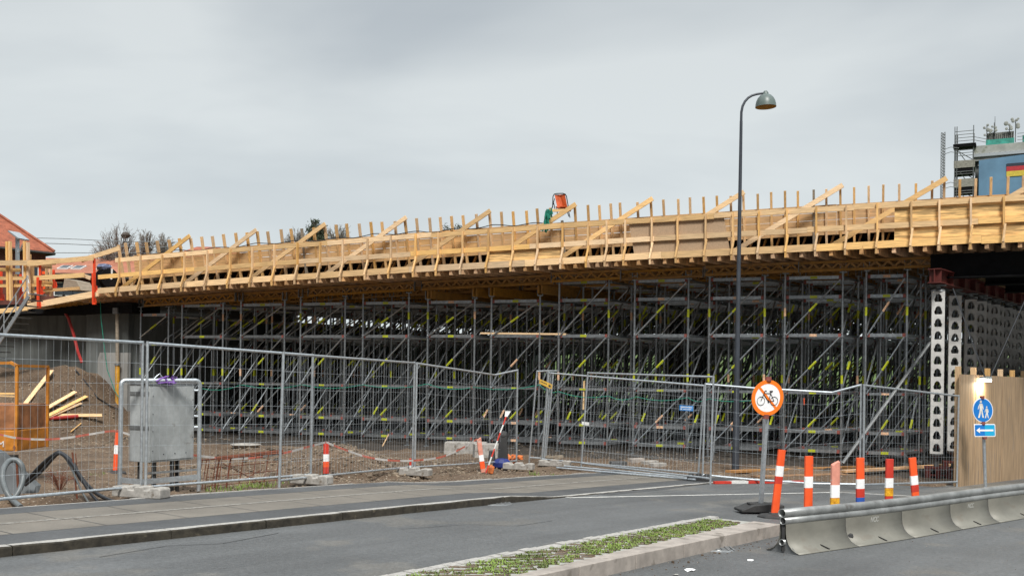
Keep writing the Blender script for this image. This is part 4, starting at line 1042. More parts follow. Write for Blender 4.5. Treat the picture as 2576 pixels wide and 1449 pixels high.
for a in (R*1.05, -R*1.05):
    cc = c+up*a-SN*.0; m2 = MB(); m2.tube(cc-up*.03, cc+up*.03, .045, 10); m2.build('clamp', redt, rt)
m = MB()
gx = (TD*.5+MD*.0+V((.86, -.2, 0))).normalized(); gx = V((.95, .1, 0)).normalized(); gy = V((-gx.y, gx.x, 0))
cc = G(1908, 1290, .0)+V((0, 0, MO+.0)); 
m.prism([(-.30, 0), (.30, 0), (.30, .04), (.2, .10), (.10, .115), (-.12, .10), (-.24, .05), (-.30, .035)], cc-gy*.17, gx, SZ, gy*.34)
m.box(cc+gx*.24+V((0, 0, .0)), .14, .36, .10, gx, gy); m.box(cc-gx*.1+V((0, 0, .09)), .10, .12, .03, gx, gy)
tag(m.build('rubber_base_block', rubber, bevel=.01), 'heavy black rubber foot under the no cycling sign at the tip of the median', 'sign foot')
# blue pedestrian sign
g = G(2479, 1226, .02); d = g.y; k = d/F
rt = thing('pedestrian_sign', 'round blue pedestrian sign above a blue left arrow plate on a grey pole', 'road sign', g)
tp = W(2471.5, 998, d); ax = (tp-g).normalized(); up = ax
MB().tube(g+V((0, 0, -.02)), tp, .032, 12).build('pole', galvf, rt)
c = W(2471.5, 1031.5, d-.06); R = 31*k
disc(0, R, c, 0, retro, 'white_rim', rt, th=.012, up=up); disc(0, R*.93, c, .0125, blues, 'blue_face', rt, up=up)
def poly(pts, m, name, off=.0175, sc=1., o=c): MB().prism([(a*R*sc, b*R*sc) for a, b in pts], o+SN*off, SX, up, SN*.002).build(name, m, rt)
cream = mat('cream_symbol', (.80, .76, .68), .5)
def person_shape(cx, cy, s):
    m = MB(); o = c+SN*.0175
    P = lambda pts: m.prism([((cx+a*s)*R, (cy+b*s)*R) for a, b in pts], o, SX, up, SN*.002)
    P([(.0+.10*cos(2*pi*i/14), .62+.115*sin(2*pi*i/14)) for i in range(14)])
    P([(-.13, .47), (.12, .47), (.18, .38), (.13, -.02), (-.12, -.02), (-.16, .36)]); P([(-.15, .40), (-.13, .47), (-.20, .2), (-.24, .02), (-.32, .0), (-.27, .22)]); P([(.12, .47), (.18, .40), (.24, .12), (.26, .0), (.18, .0), (.15, .2)])
    P([(-.12, -.02), (.02, -.02), (-.02, -.25), (-.16, -.68), (-.32, -.68), (-.18, -.25)]); P([(.0, -.02), (.13, -.02), (.17, -.3), (.26, -.68), (.12, -.68), (.03, -.3)])
    return m.build('person_symbol', cream, rt)
person_shape(-.20, .07, 1.0); person_shape(.36, -.17, .68)
c2 = W(2476.5, 1082, d-.055); hw, hh = 30.5*k*1.06, 16*k
def rr(a, b, r, n=5):
    P = []
    for (sx, sy, st) in ((1, 1, 0), (-1, 1, 90), (-1, -1, 180), (1, -1, 270)):
        for i in range(n+1): t = radians(st+90*i/n); P.append((sx*(a-r)+cos(t)*r, sy*(b-r)+sin(t)*r))
    return P
def pl2(pts, m, name, off, th): return MB().prism(pts, c2+SN*off, SX, up, SN*th).build(name, m, rt)
pl2(rr(hw, hh, .03), retro, 'plate', 0, .012); pl2(rr(hw*.93, hh*.86, .02), blues, 'blue_face', .0125, .002)
pl2([(hw*-.02, -hh*.84), (hw*.90, -hh*.84), (hw*.91, hh*.84), (hw*-.02, hh*.84)], bluel, 'light_blue_tape', .0150, .0015)
pl2([(-hw*.82, 0), (-hw*.48, hh*.45), (-hw*.50, hh*.14), (hw*.78, hh*.14), (hw*.78, -hh*.14), (-hw*.50, -hh*.14), (-hw*.48, -hh*.45)], retro, 'arrow', .0172, .002)
for z in (R*1.04, -R*1.05): 
    q = c+up*z; MB().tube(q-up*.03, q+up*.03, .045, 10).build('clamp', redt, rt)
q = c2-up*(hh*1.15); MB().tube(q-up*.03, q+up*.02, .045, 10).build('clamp', redt, rt)
# ------------------------------------------------------------ street lamp
g = T(1850, 1184); d = g.y; k = d/F; rt = thing('street_lamp', 'tall slender dark street lamp with a bell shaped hood on a curved arm', 'street lamp', g)
m = MB(); base = V((g.x, g.y, g.z-.1)); zt = W(1864, 305, d).z; tops = V((W(1864.5, 305, d).x, d, zt)); 
m.path([base, base.lerp(tops, .16)], .085, 14, r2=.078); m.build('base_section', lampm, rt, smooth=True)
m = MB(); m.path([base.lerp(tops, .15), base.lerp(tops, .45), tops], .070, 14, r2=.033); m.build('shaft', lampm, rt, smooth=True)
arm = [(1864.5, 305), (1865, 283), (1868, 268), (1874, 256), (1882, 247), (1892, 241), (1904, 237.5), (1922, 235)]
MB().path([W(x, y, d) for x, y in arm], .030, 12, r2=.026).build('arm', lampm, rt, smooth=True)
hc = W(1926.5, 270, d); upv = V((-.03, 0, 1)).normalized(); hx = V((1, 0, .03)).normalized()
r = 26*k; H = 33*k
pr = [(r*1.0, 0), (r*.97, H*.22), (r*.90, H*.45), (r*.76, H*.68), (r*.52, H*.88), (r*.30, H*.97), (r*.22, H*1.0)]
MB().lathe(pr, hc, hx, V((0, 1, 0)), upv, 32).build('hood', hoodm, rt, smooth=True)
MB().lathe([(a*.97, b*.95+.002) for a, b in pr]+[(.001, H*.95)], hc, hx, V((0, 1, 0)), upv, 32).build('hood_lining', hoodi, rt, smooth=True)
MB().lathe([(.001, H*.25), (r*.35, H*.28), (r*.38, H*.5), (.001, H*.7)], hc, hx, V((0, 1, 0)), upv, 16).build('lamp_glass', whiteb, rt, smooth=True)
MB().lathe([(r*.30, H*.96), (r*.27, H*1.08), (r*.16, H*1.22), (.001, H*1.25)], hc, hx, V((0, 1, 0)), upv, 16).build('cap', hoodm, rt, smooth=True)
# ------------------------------------------------------------ grey cabinet with its guard frame
g = T(375, 1215); d = 13.9; k = d/F; C = W(375, 1164, d); top = W(375, 967, d).z; e1 = V((.504, .864, 0)).normalized(); e2 = V((-.864, .504, 0))
rt = thing('control_cabinet', 'grey steel control cabinet on dark legs behind the fence', 'cabinet', (C.x, C.y, ground_z(C.x, C.y)))
h = top-C.z; L1, L2 = .80, .42
m = MB(); m.box(C+e1*L1/2+e2*L2/2, L1, L2, h, e1, e2); m.build('body', cabm, rt, bevel=.008)
m = MB(); m.box(C+e1*L1/2+e2*L2/2+V((0, 0, h)), L1+.03, L2+.03, .02, e1, e2); m.build('roof_plate', galvd, rt)
nrm = -e2; m = MB(); m.box(C+e1*L1/2+nrm*.006+V((0, 0, .03)), L1-.06, .008, h-.06, e1, e2); m.build('door', cabm, rt)
m = MB()
for u_2, z_ in [(.06, .15), (.06, .4), (.06, .62), (.06, .85), (.95, .3), (.95, .55), (.95, .8), (.3, .1), (.55, .1), (.8, .1)]: m.ball(C+e1*(L1*u_2)+nrm*.014+V((0, 0, h*z_)), .009, n=6)
m.build('bolt', blackp, rt)
for z_ in (.86, .42): MB().box(C+e2*L2/2-e1*.006+V((0, 0, h*z_)), .008, L2*.94, .05, e1, e2).build('side_strap', galvd, rt)
for (u_2, w_) in ((.15, .1), (.15, .8), (.55, .1), (.85, .5)):
    p = C+e1*(L1*u_2)+e2*(L2*w_); MB().bar(V((p.x, p.y, ground_z(p.x, p.y)-.05)), V((p.x, p.y, C.z)), .05, .05).build('leg', rubber, rt)
fr = thing('guard_frame', 'bent galvanised tube frame standing round the grey cabinet', 'frame', gfence(302, 1240))
def fpt(x, y): return W(x, y, 13.75+(x-302)*.0028)
def Lp(x0, x1, yt, yb, r=11):
    P = [fpt(x0-4, yb)]+[fpt(x0, yt+r+1)]+[fpt(x0+r*(1-cos(t)), yt+r*(1-sin(t))) for t in (.4, .8, 1.2, 1.57)]
    P += [fpt(x1-r*(1-cos(t)), yt+r*(1-sin(t))) for t in (1.57, 1.2, .8, .4)]+[fpt(x1, yt+r+1), fpt(x1-3, yb)]
    return P
MB().path(Lp(305, 503, 957, 1240), .030, 10).build('tube', galvf, fr, smooth=True)
for y0, y1 in ((982, 982), (1046, 1048), (1074, 1074)): MB().path([fpt(488, y0), fpt(504, y1)], .018, 6).build('short_rail', galvf, fr)
m = MB(); m.bar(fpt(302, 1207), fpt(360, 1212), .03, .075); m.bar(fpt(360, 1212), fpt(500, 1199), .03, .075); m.build('kick_rail', galvf, fr)
m = MB(); m.bar(fpt(372, 1190), fpt(502, 1180), .02, .03); m.build('lower_rail', galvd, fr)
m = MB()
for i in range(16):
    a = random.uniform(396, 452); b = fpt(a, 955+random.uniform(-6, 6)); m.path([b, b+V((random.uniform(-.1, .1), random.uniform(-.1, .1), random.uniform(-.04, .05))), b+V((random.uniform(-.15, .15), random.uniform(-.1, .1), random.uniform(-.06, .02)))], .011, 4)
tag(m.build('purple_strap', purple), 'tangled purple lifting strap lying on top of the grey cabinet', 'strap')
tag(MB().path([fpt(x, y) for x, y in ((388, 952), (395, 945), (402, 940), (408, 948), (414, 956))], .007, 5).build('wire_loop', galvf), 'small bent wire loop standing up beside the purple strap', 'wire')
# ------------------------------------------------------------ hoses and cables at the left
def px(pts, d, dz=0.): return [W(x, y, (d if not callable(d) else d(x))) for x, y in pts]
def spl(P, n=6):
    out = []
    for i in range(len(P)-1):
        p0, p1, p2, p3 = P[max(i-1, 0)], P[i], P[i+1], P[min(i+2, len(P)-1)]
        for j in range(n):
            t = j/n; out.append(.5*((2*p1)+(p2-p0)*t+(2*p0-5*p1+4*p2-p3)*t*t+(3*p1-p0-3*p2+p3)*t**3))
    return out+[P[-1]]
tag(MB().path(spl([W(x, y, d) for x, y, d in ((-30, 1278, 12.9), (10, 1266, 12.9), (35, 1252, 13.0), (52, 1225, 13.1), (59, 1195, 13.2), (54, 1170, 13.2), (40, 1157, 13.2), (22, 1160, 13.15), (9, 1180, 13.0), (7, 1208, 12.9), (16, 1235, 12.8), (30, 1256, 12.75), (52, 1275, 12.6))]), .036, 12).build('grey_hose', hosem, smooth=True), 'thick grey ribbed hose looped once at the left edge of the site', 'hose')
cp = [((60, 1216), (100, 1180), (138, 1142), (155, 1140), (182, 1163), (205, 1205), (240, 1238), (275, 1258)), ((66, 1210), (104, 1168), (140, 1141), (160, 1145), (186, 1172), (214, 1212), (250, 1245), (292, 1262)),
      ((70, 1214), (108, 1184), (140, 1148), (156, 1143), (176, 1170), (192, 1205), (204, 1232), (222, 1262)), ((64, 1220), (100, 1190), (134, 1152), (152, 1141), (176, 1160), (198, 1192), (222, 1232), (246, 1262))]
for i, c_ in enumerate(cp):
    lab = ('thickest black cable, uppermost of the bundle arching over the rusty stake', 'black cable of the arching bundle running furthest right to the concrete foot', 'grey green cable of the arching bundle dropping steepest to the pavement', 'black cable on the near side of the arching bundle')[i]
    tag(MB().path(spl([W(x, y, 14.1-i*.05-(x-60)*.0035) for x, y in c_]), (.028, .022, .013, .020)[i], 8).build('cable', hosem if i == 2 else cablem, smooth=True), lab, 'cable', 'cables arching over the stake')
def stake(x0, y0, x1, y1, r, label, d=None, m=rust, name='rusty_stake'):
    g = T(x1, y1) if d is None else W(x1, y1, d); tag(MB().tube(g-V((0, 0, .1)), W(x0, y0, g.y), r, 6).build(name, m), label, 'stake', 'rusty stakes')
stake(182, 1137, 197, 1262, .012, 'thin rusty stake leaning under the black cable arch', 13.6)
stake(42, 1155, 49, 1270, .016, 'rusty stake standing inside the loop of the grey hose', 13.2)
stake(190, 1140, 196, 1180, .006, 'short thin rusty hook beside the leaning stake', 13.7)
# grey tent-like sheet behind the hose
a = [W(-60, 1108, 14.6), W(0, 1138, 14.5), W(90, 1222, 14.3), W(84, 1240, 14.2), W(-60, 1244, 14.2)]
m = MB(); m.add(a+[p+V((.02, .12, .0)) for p in a], [(0, 1, 2, 3, 4), (9, 8, 7, 6, 5)]+[(i, (i+1) % 5, 5+(i+1) % 5, 5+i) for i in range(5)])
tag(m.build('grey_sheet', tent), 'dark grey sloping steel sheet behind the hose loop at the left edge', 'sheet')
# ------------------------------------------------------------ rusty mesh cage behind the second fence panel
m = MB(); dd = lambda x: 15.0+(x-505)*.0050
rc = thing('rebar_cage', 'rusty reinforcement mesh cage standing upright behind the fence beside the gravel heap', 'reinforcement', W(560, 1240, dd(560)))
for x in (505, 516, 523, 540, 548, 555, 577, 609, 641, 672, 701):
    t = (x-505)/205; MB().tube(W(x+4, 1158-20*t, dd(x)), W(x-10, 1243-14*t, dd(x)-.05), .0075 if x not in (548, 577) else .014, 5).build('upright_bar', rust, rc)
for i in range(5): y = 1150-i*1.5+random.uniform(-1, 1); MB().tube(W(545 if i else 505, y+6, dd(520)+.05*i), W(712, y-12, dd(712)+.05*i), .012, 5).build('top_bar', rust, rc)
for y in (1178, 1200, 1222): MB().tube(W(520, y, dd(520)), W(700, y-16+random.uniform(-4, 4), dd(700)+.1), .006, 4).build('cross_bar', rust, rc)
MB().tube(W(560, 1165, dd(560)+.3), W(690, 1232, dd(690)), .007, 4).tube(W(600, 1212, dd(560)+.3), W(660, 1180, dd(690)), .007, 4).build('loose_bar', rust, rc)
# ------------------------------------------------------------ striped tape
def tape(pts, ds, label, wd=.034, seg=.28, ph=0):
    P = spl([W(x, y, d) for (x, y), d in zip(pts, ds)], 14); mr, mw = MB(), MB(); acc = ph
    for a, b in zip(P, P[1:]):
        L = (b-a).length; acc += L; m = mr if int(acc/seg) % 2 else mw; tw = V((0, .02*sin(acc*5), 0)); z = V((0, 0, wd/2))
        m.add([a-z, b-z, b+z, a+z, a-z+V((0, .003, 0)), b-z+V((0, .003, 0)), b+z+V((0, .003, 0)), a+z+V((0, .003, 0))], [(0, 1, 2, 3), (7, 6, 5, 4), (0, 4, 5, 1), (3, 2, 6, 7)])
    mr.v += []; n0 = len(mr.v); mr.f += [tuple(i+n0 for i in f) for f in mw.f]; mr.m += [1]*len(mw.f); mr.v += mw.v
    tag(mr.build('barrier_tape', [tapered, tapewh]), label, 'tape', 'red and white barrier tapes')
tape([(-60, 1085), (0, 1093), (40, 1101), (100, 1105), (160, 1102), (220, 1093), (285, 1084), (330, 1094)], [17, 16.9, 16.8, 16.7, 16.6, 16.5, 16.4, 16.3], 'sagging striped tape from the orange skip to the left marker post')
tape([(330, 1094), (430, 1135), (500, 1146), (570, 1153), (640, 1151), (715, 1139), (780, 1122), (821, 1112)], [16.3, 15.9, 15.7, 15.6, 15.9, 16.3, 16.8, 17.2], 'striped tape running along the rusty mesh cage to the red marker post', ph=.2)
tape([(821, 1112), (860, 1128), (920, 1148), (975, 1157), (1040, 1158), (1110, 1149), (1160, 1128), (1200, 1104)], [17.2, 17.4, 17.6, 17.9, 18.3, 18.8, 19.2, 19.6], 'red and white tape hanging over the gravel heap between the two marker posts', ph=.1)
# ------------------------------------------------------------ orange skip at the left edge
sk = thing('orange_skip', 'rusty orange steel skip with a mesh cage above, cut by the left edge', 'skip', W(0, 1130, 18))
o = W(40, 1135, 18.0); z0 = o.z; X = lambda x, y, dd=0.: W(x, y, 18.0+dd)
hb = W(40, 1082, 18).z-z0; m = MB(); m.box(o+V((-.95, .6, 0)), 1.9, 1.2, hb); m.build('tank', orsteel, sk, bevel=.02)
m = MB(); m.box(o+V((-.95, .6, hb+.01)), 1.86, 1.16, W(40, 1020, 18).z-z0-hb); m.build('rusty_side', mat('rusty_orange', (.36, .15, .06), .8, scale=3, amt=.5), sk)
zt = W(40, 920, 18).z
for (dx, dy) in ((0, 0), (-1.9, 0), (0, 1.2), (-1.9, 1.2)): MB().bar(o+V((dx, dy, 0)), V((o.x+dx, o.y+dy, zt)), .05, .05).build('corner_post', orsteel, sk)
m = MB(); m.bar(V((o.x, o.y, zt)), V((o.x-.12, o.y, zt+.06)), .05, .05); m.bar(V((o.x-.12, o.y, zt+.05)), V((o.x-1.9, o.y, zt+.02)), .05, .05); m.bar(V((o.x, o.y, zt)), V((o.x, o.y+1.2, zt)), .05, .05); m.build('top_frame', orsteel, sk)
for y in (990, 997): MB().bar(X(42, y), X(-60, y+random.uniform(-8, 4)), .02, .03).build('loose_rod', woodh, sk)
m = MB(); m.bar(o+V((0, 0, -.12)), o+V((-1.9, 0, -.12)), .2, .1); m.build('skid', rubber, sk)
text(0, 'M', .16, X(3, 1124)+V((0, -.012, 0)), V((1, 0, 0)), SZ, whiteb, sk)
# ------------------------------------------------------------ loose planks on the bank, red pipe
def plank(x0, y0, x1, y1, wd, label, m=woodh, off=.1, th=.03, name='plank', cat='plank', grp='loose planks thrown on the earth bank'):
    a = T(x0, y0); b = T(x1, y1); a.z += off*.5; b.z += off
    lift = max([0]+[ground_z(*(a.lerp(b, i/12)).xy)+.03-a.lerp(b, i/12).z for i in range(13)]); a.z += lift; b.z += lift
    mb = MB(); mid = a.lerp(b, .5)
    if name == 'plank': mb.bar(a, b, wd, th, up=(0, -.8, .6))
    else: mb.tube(a, b, wd/2, 10)
    tag(mb.build(name, m), label, cat, grp)
plank(22, 1082, 130, 948, .15, 'pale plank standing steepest against the earth bank'); plank(40, 1078, 190, 998, .13, 'upper of the three fanned planks on the bank', off=.16)
plank(60, 1082, 218, 1006, .13, 'longest middle plank of the fanned three on the bank', off=.10); plank(30, 1092, 205, 1020, .10, 'darker lowest plank of the fanned three on the bank', m=woodv, off=.05)
plank(0, 1072, 256, 1073, .12, 'long plank lying level at the foot of the bank', off=.06); plank(10, 1098, 60, 1082, .08, 'short plank end sticking out below the level plank', off=.03)
plank(60, 1064, 196, 1058, .11, 'bright red plastic pipe lying on the foot of the earth bank', m=redpipe, name='red_pipe', cat='pipe', off=.12)
plank(178, 1088, 204, 1068, .04, 'thin short stake with a red tip lying at the bank foot', name='wood_stake', m=woodv, cat='stake', off=.02)
g = T(962, 1122); tag(MB().bar(g, W(978, 1092, g.y), .05, .03).build('wood_stake', woodv), 'slanting wooden stake standing behind the gravel heap', 'stake')
g = T(1032, 1196); rt = thing('survey_peg', 'small white peg with a red top beside the gravel heap', 'peg', g); MB().tube(g-V((0, 0, .05)), g+V((0, 0, .22)), .02, 6).build('shaft', whiteb, rt); MB().tube(g+V((0, 0, .2)), g+V((0, 0, .33)), .023, 6).build('red_top', redf, rt)
# yellow and grey steel prop at the abutment
rt = thing('steel_prop', 'steel prop with orange lower sleeve in front of the abutment', 'prop', B(296, 1085, .3))
MB().tube(B(296, 1090, .3), B(295.5, 917, .3), .075, 12).build('orange_sleeve', mat('prop_orange', (.62, .30, .02), .55, amt=.25), rt); MB().tube(B(295.5, 917, .3), B(294.5, 790, .3), .055, 12).build('inner_tube', greyw, rt)
MB().tube(B(295.5, 919, .3), B(295.5, 914, .3), .10, 12).build('collar', galvd, rt); MB().box(B(294.5, 790, .3), .2, .2, .2, U, -NO).build('prop_head', galvd, rt)
tag(MB().path([B(x, y, .2) for x, y in ((157, 775), (172, 800), (185, 840), (196, 885), (206, 912))], .05, 8).build('red_hose', redpipe), 'dark red hose hanging down the concrete abutment wall', 'hose')
tag(MB().path([B(x, y, .45) for x, y in ((252, 740), (254, 800), (262, 870), (270, 930), (290, 985), (306, 1010))], .014, 5).build('hanging_rope', green), 'thin green cord hanging from the platform beside the steel prop', 'cord')
tag(MB().path([T(190, 900+30, .05), T(215, 960, .05), T(245, 1000, .06), T(280, 1022, .06), T(300, 1030, .1)], .02, 5).build('black_pipe', cablem), 'thin dark pipe lying down the slope of the earth bank', 'pipe')
# ------------------------------------------------------------ things beside the leaning marker post
g = T(1262, 1180); rt = tag(MB().ball(g+V((0, 0, .10)), .19, 1.1, .8, .75, 10, 0, .12).build('blue_sack', mat('blue_sack', (.018, .035, .20), .6, scale=4, amt=.4)), 'blue sack lying at the pavement edge behind the concrete foot', 'sack')
m = MB(); c = g+V((.02, .25, .1)); m.box(c+V((0, 0, 0)), .25, .25, .62, taper=.7); m.box(c+V((-.24, -.1, .08)), .16, .14, .22, taper=.8); m.ball(c+V((0, 0, .62)), .12, 1, 1, .9, 8, 0, .2); m.bar(c+V((.06, 0, .5)), c+V((.16, 0, .75)), .05, .05)
tag(m.build('rammer', rubber, bevel=.02), 'black compact machine or bundle standing behind the blue sack', 'machine')
m = MB()
for i in range(22): p = T(1290, 1166)+V((random.uniform(-.2, .2), random.uniform(-.15, .1), random.uniform(.02, .22))); m.ball(p, random.uniform(.03, .07), 1.3, 1, .7, 5, 0, .4)
tag(m.build('orange_netting', mat('orange_net', (.85, .22, .05), .7, amt=.4)), 'crumpled orange netting beside the blue sack', 'netting')
g = T(1234, 1192); tag(MB().ball(g+V((0, 0, .08)), .1, .8, .8, 1.2, 7, 0, .2).build('orange_bag', mat('orange_bag', (.55, .14, .03), .7, amt=.4)), 'small dull orange bag left of the blue sack', 'bag')
g = T(1222, 1190); a = g; b = W(1273, 1048, g.y+.3); rt = thing('striped_pole', 'thin leaning red and white striped pole with a white paddle on top', 'pole', g)
n = 7
for i in range(n): MB().tube(a.lerp(b, i/n), a.lerp(b, (i+1)/n), .016, 6).build('stripe', redf if i % 2 == 0 else whiteb, rt)
MB().prism([(-.03, 0), (.03, 0), (.06, .13), (-.06, .13)], b, V((1, 0, 0)), (b-a).normalized(), V((0, .01, 0))).build('paddle', whiteb, rt)
# concrete pipes / slabs
def slab(x, y, sx, sy, sz, label, m=blockm, ang=0., name='concrete_slab'):
    g = T(x, y); ax = V((cos(ang), sin(ang), 0)); tag(MB().box(g-V((0, 0, .05)), sx, sy, sz, ax, V((-ax.y, ax.x, 0)), taper=.96).build(name, m, bevel=.02), label, 'slab', 'concrete pieces lying on the site')
slab(1172, 1140, 1.15, .5, .36, 'long pale concrete slab lying behind the leaning marker post', ang=-.05); slab(1225, 1146, .7, .5, .36, 'brown concrete block lying right behind the torn marker post', ang=.15)
g = T(618, 1127); m = MB(); m.lathe([(.22, .0), (.42, .15), (.41, .165), (.37, .15), (.2, .03), (.01, .03)], g-V((0, 0, .05)), n=20)
tag(m.build('concrete_ring', blockm), 'pale concrete rim half buried behind the low earth heap', 'ring')
for (x, y, l) in ((1555, 1168, 'dark'), (1600, 1160, 'reddish'), (1635, 1166, 'pale'), (1655, 1172, 'long grey')):
    slab(x, y, .42, .2, .13, l+' brick shaped rubble block lying behind the gate', ang=.2+(x % 7)*.1, name='rubble_block', m=(blockm if l in ('pale', 'long grey') else granp if l == 'reddish' else asphd))
m = MB(); g = T(1393, 1168)
for i in range(9): m.bar(g+V((random.uniform(-.35, .35), random.uniform(-.1, .1), random.uniform(.02, .22))), g+V((random.uniform(-.35, .35), random.uniform(-.1, .1), random.uniform(.02, .25))), .07, .04)
tag(m.build('scrap_heap', greyw), 'small heap of grey scrap pieces behind the double gate post', 'scrap')
# steel tubes on the ground under the gate
for i, (xa, ya, xb, yb, l) in enumerate(((1400, 1180, 1750, 1210, 'nearer'), (1420, 1176, 1745, 1205, 'farther'))):
    a = gfence(xa, ya)+V((0, 0, .035)); b = gfence(xb, yb)+V((0, 0, .03)); tag(MB().tube(a, b, .022, 8).build('loose_tube', galvf), '%s of two loose fence tubes lying on the ground under the gate' % l, 'tube')
# timbers and red white bars on the ground behind the right fence
def lay(x0, y0, x1, y1, wd, th, m, label, name='timber', cat='timber', z=.03):
    a = T(x0, y0); b = T(x1, y1); a.z += z; b.z += z; tag(MB().bar(a, b, wd, th).build(name, m), label, cat)
lay(1835, 1189, 2190, 1176, .22, .05, mat('orange_board', (.40, .20, .07), .8, amt=.3), 'long orange brown board lying behind the fence right of the lamp post')
lay(1900, 1203, 2120, 1196, .30, .04, mat('brown_board', (.30, .17, .09), .8, amt=.3), 'wide brown board lying on the ground behind the bicycle sign pole')
lay(2120, 1188, 2395, 1172, .16, .06, woodend, 'long timber lying behind the marker posts towards the red block stacks')
for i, (xa, xb) in enumerate(((1796, 1838), (1838, 1880), (1880, 1945), (1945, 1990), (1990, 2040))):
    a = G(xa, 1217-(xa-1796)*.01); b = G(xb, 1217-(xb-1796)*.01); MBx = MB().bar(a+V((0, 0, .03)), b+V((0, 0, .03)), .06, .05); o = MBx.build('bar_stripe', redf if i % 2 == 0 else whiteb)
    if i == 0: rb = thing('striped_bar', 'red and white striped bar lying on the asphalt edge behind the bicycle sign', 'bar', a)
    wl = o.location.copy(); o.parent = rb; o.location = wl-rb.location
# ------------------------------------------------------------ work platform left of the formwork
pf = thing('work_platform', 'timber work platform on joists left of the formwork, above the abutment', 'platform', B(170, 760, .6))
MB().bar(B(70, 771, .9), B(262, 735, .9), .045, .20).build('edge_board', woodh, pf); MB().bar(B(-80, 792, .9), B(70, 775, .9), .045, .16).build('edge_board', woodh, pf)
m = MB(); a = B(70, 776, .9); b = B(262, 744, .9); q = VD*5; m.add([a, b, b+q, a+q, a+V((0, 0, .03)), b+V((0, 0, .03)), b+q+V((0, 0, .03)), a+q+V((0, 0, .03))], [(3, 2, 1, 0), (4, 5, 6, 7), (0, 1, 5, 4), (1, 2, 6, 5), (2, 3, 7, 6), (3, 0, 4, 7)]); m.build('deck_boards', woodh, pf)
for i, x in enumerate((118, 133, 148, 162, 176, 190, 210, 226, 243, 262)):
    y = 766-(x-118)*.12; c = B(x, y-3, .75); MB().bar(c, c+VD*4, .11, .25).build('joist', (girdm if i < 6 else woodend), pf)
def gplank(x0, y0, x1, y1, w, wd, lab=None, m=woodh, name='guard_plank'):
    o = MB().bar(B(x0, y0, w), B(x1, y1, w), .035, wd).build(name, m, pf)
    if lab: o['label'] = lab
gplank(-60, 663, 140, 660, .95, .17); gplank(70, 664, 235, 649, .98, .16); gplank(205, 655, 300, 625, .9, .15)
gplank(-40, 677, 52, 680, .7, .12); gplank(86, 668, 130, 672, .8, .12); gplank(85, 700, 212, 692, 1.0, .15); gplank(-60, 700, 60, 700, .7, .12); gplank(86, 708, 132, 713, .8, .11); gplank(212, 694, 228, 700, .9, .12)
gplank(-40, 720, 130, 716, .6, .11); gplank(84, 733, 200, 725, .5, .1)
for (x, y0, y1) in ((18, 755, 608), (25, 757, 607), (62, 758, 607), (70, 760, 610)): 
    MB().bar(B(x+3, y1+ (y0-y1), .75), B(x, y1, .8), .09, .08, up=U).build('guard_post', woodv, pf)
for (x, y0, y1) in ((76, 752, 640), (83, 750, 655), (128, 745, 660), (40, 756, 690), (118, 740, 665)): MB().bar(B(x, y0, .4), B(x-1, y1, .4), .09, .05, up=U).build('guard_post', woodv, pf)
def clamp(x, yt, yb, lab, w=1.05):
    rt = thing('red_clamp', lab, 'clamp', B(x, yb, w), 'red guardrail clamps')
    MB().bar(B(x, yb, w), B(x-1, yt, w), .06, .06, up=U).build('post', redclamp, rt)
    MB().bar(B(x-1, yb-2, w), B(x+6, yb-2, w), .05, .05).bar(B(x+6, yb-4, w-.1), B(x+4, yb-16, w-.1), .04, .04, up=U).build('jaw', redclamp, rt)
clamp(96, 698, 775, 'longest red clamp post at the left end of the platform edge'); clamp(101.5, 662, 742, 'red clamp post just right of the longest one', .9)
clamp(235, 687, 766, 'lower of the two red clamps at the right end of the platform'); clamp(238, 651, 735, 'upper of the two red clamps at the right end of the platform', .9)
clamp(136, 679, 725, 'red clamp at the back of the platform beside the orange jacket like cloth', .1); clamp(53, 690, 750, 'red clamp post behind the metal stair', .3); clamp(4, 675, 756, 'red clamp post at the left picture edge', .3); clamp(128, 690, 724, 'short red clamp at the back, left of its neighbour', .05)
rt = thing('warning_beacon', 'bright orange marker board standing on the work platform', 'marker board', B(112, 737, .1))
MB().box(B(112, 737, .1), .13, .04, .42, U, -NO).build('board', orange, rt); MB().box(B(112, 690, .1), .16, .05, .10, U, -NO).build('top_board', orange, rt)
m = MB(); c = B(157, 731, -.3); m.add([c, c+U*.8, c+U*.6+V((0, 0, .32)), c+U*.08+V((0, 0, .42)), c+VD*.5, c+VD*.5+U*.8, c+VD*.5+U*.6+V((0, 0, .3)), c+VD*.5+U*.08+V((0, 0, .4))], [(0, 1, 2, 3), (7, 6, 5, 4), (0, 4, 5, 1), (3, 2, 6, 7), (0, 3, 7, 4), (1, 5, 6, 2)])
tag(m.build('tarp_heap', greyw), 'grey brown heap of boards under tarp on the work platform', 'heap')
m = MB(); c = B(268, 700, .1); m.lathe([(.05, -.2), (.32, -.2), (.32, -.17), (.2, -.17), (.2, .17), (.32, .17), (.32, .2), (.05, .2)], c, V((0, 0, 1)), VD, V((.8, -.6, 0)), 18)
tag(m.build('cable_reel', steelk), 'black cable reel standing at the left end of the formwork', 'reel')
tag(MB().ball(B(262, 672, .0), .2, 1.4, .8, .6, 8, 0, .2).build('blue_bundle', mat('blue_bundle', (.15, .18, .30), .7, scale=6, amt=.5)), 'blue and white bundle lying on the black cable reel', 'bundle')
m = MB()
for i in range(3): m.tube(B(270+i*6, 676, .1), B(268+i*6, 703, .1), .035, 6)
tag(m.build('white_straps', whiteb), 'white loops of strap hanging over the black cable reel', 'strap')
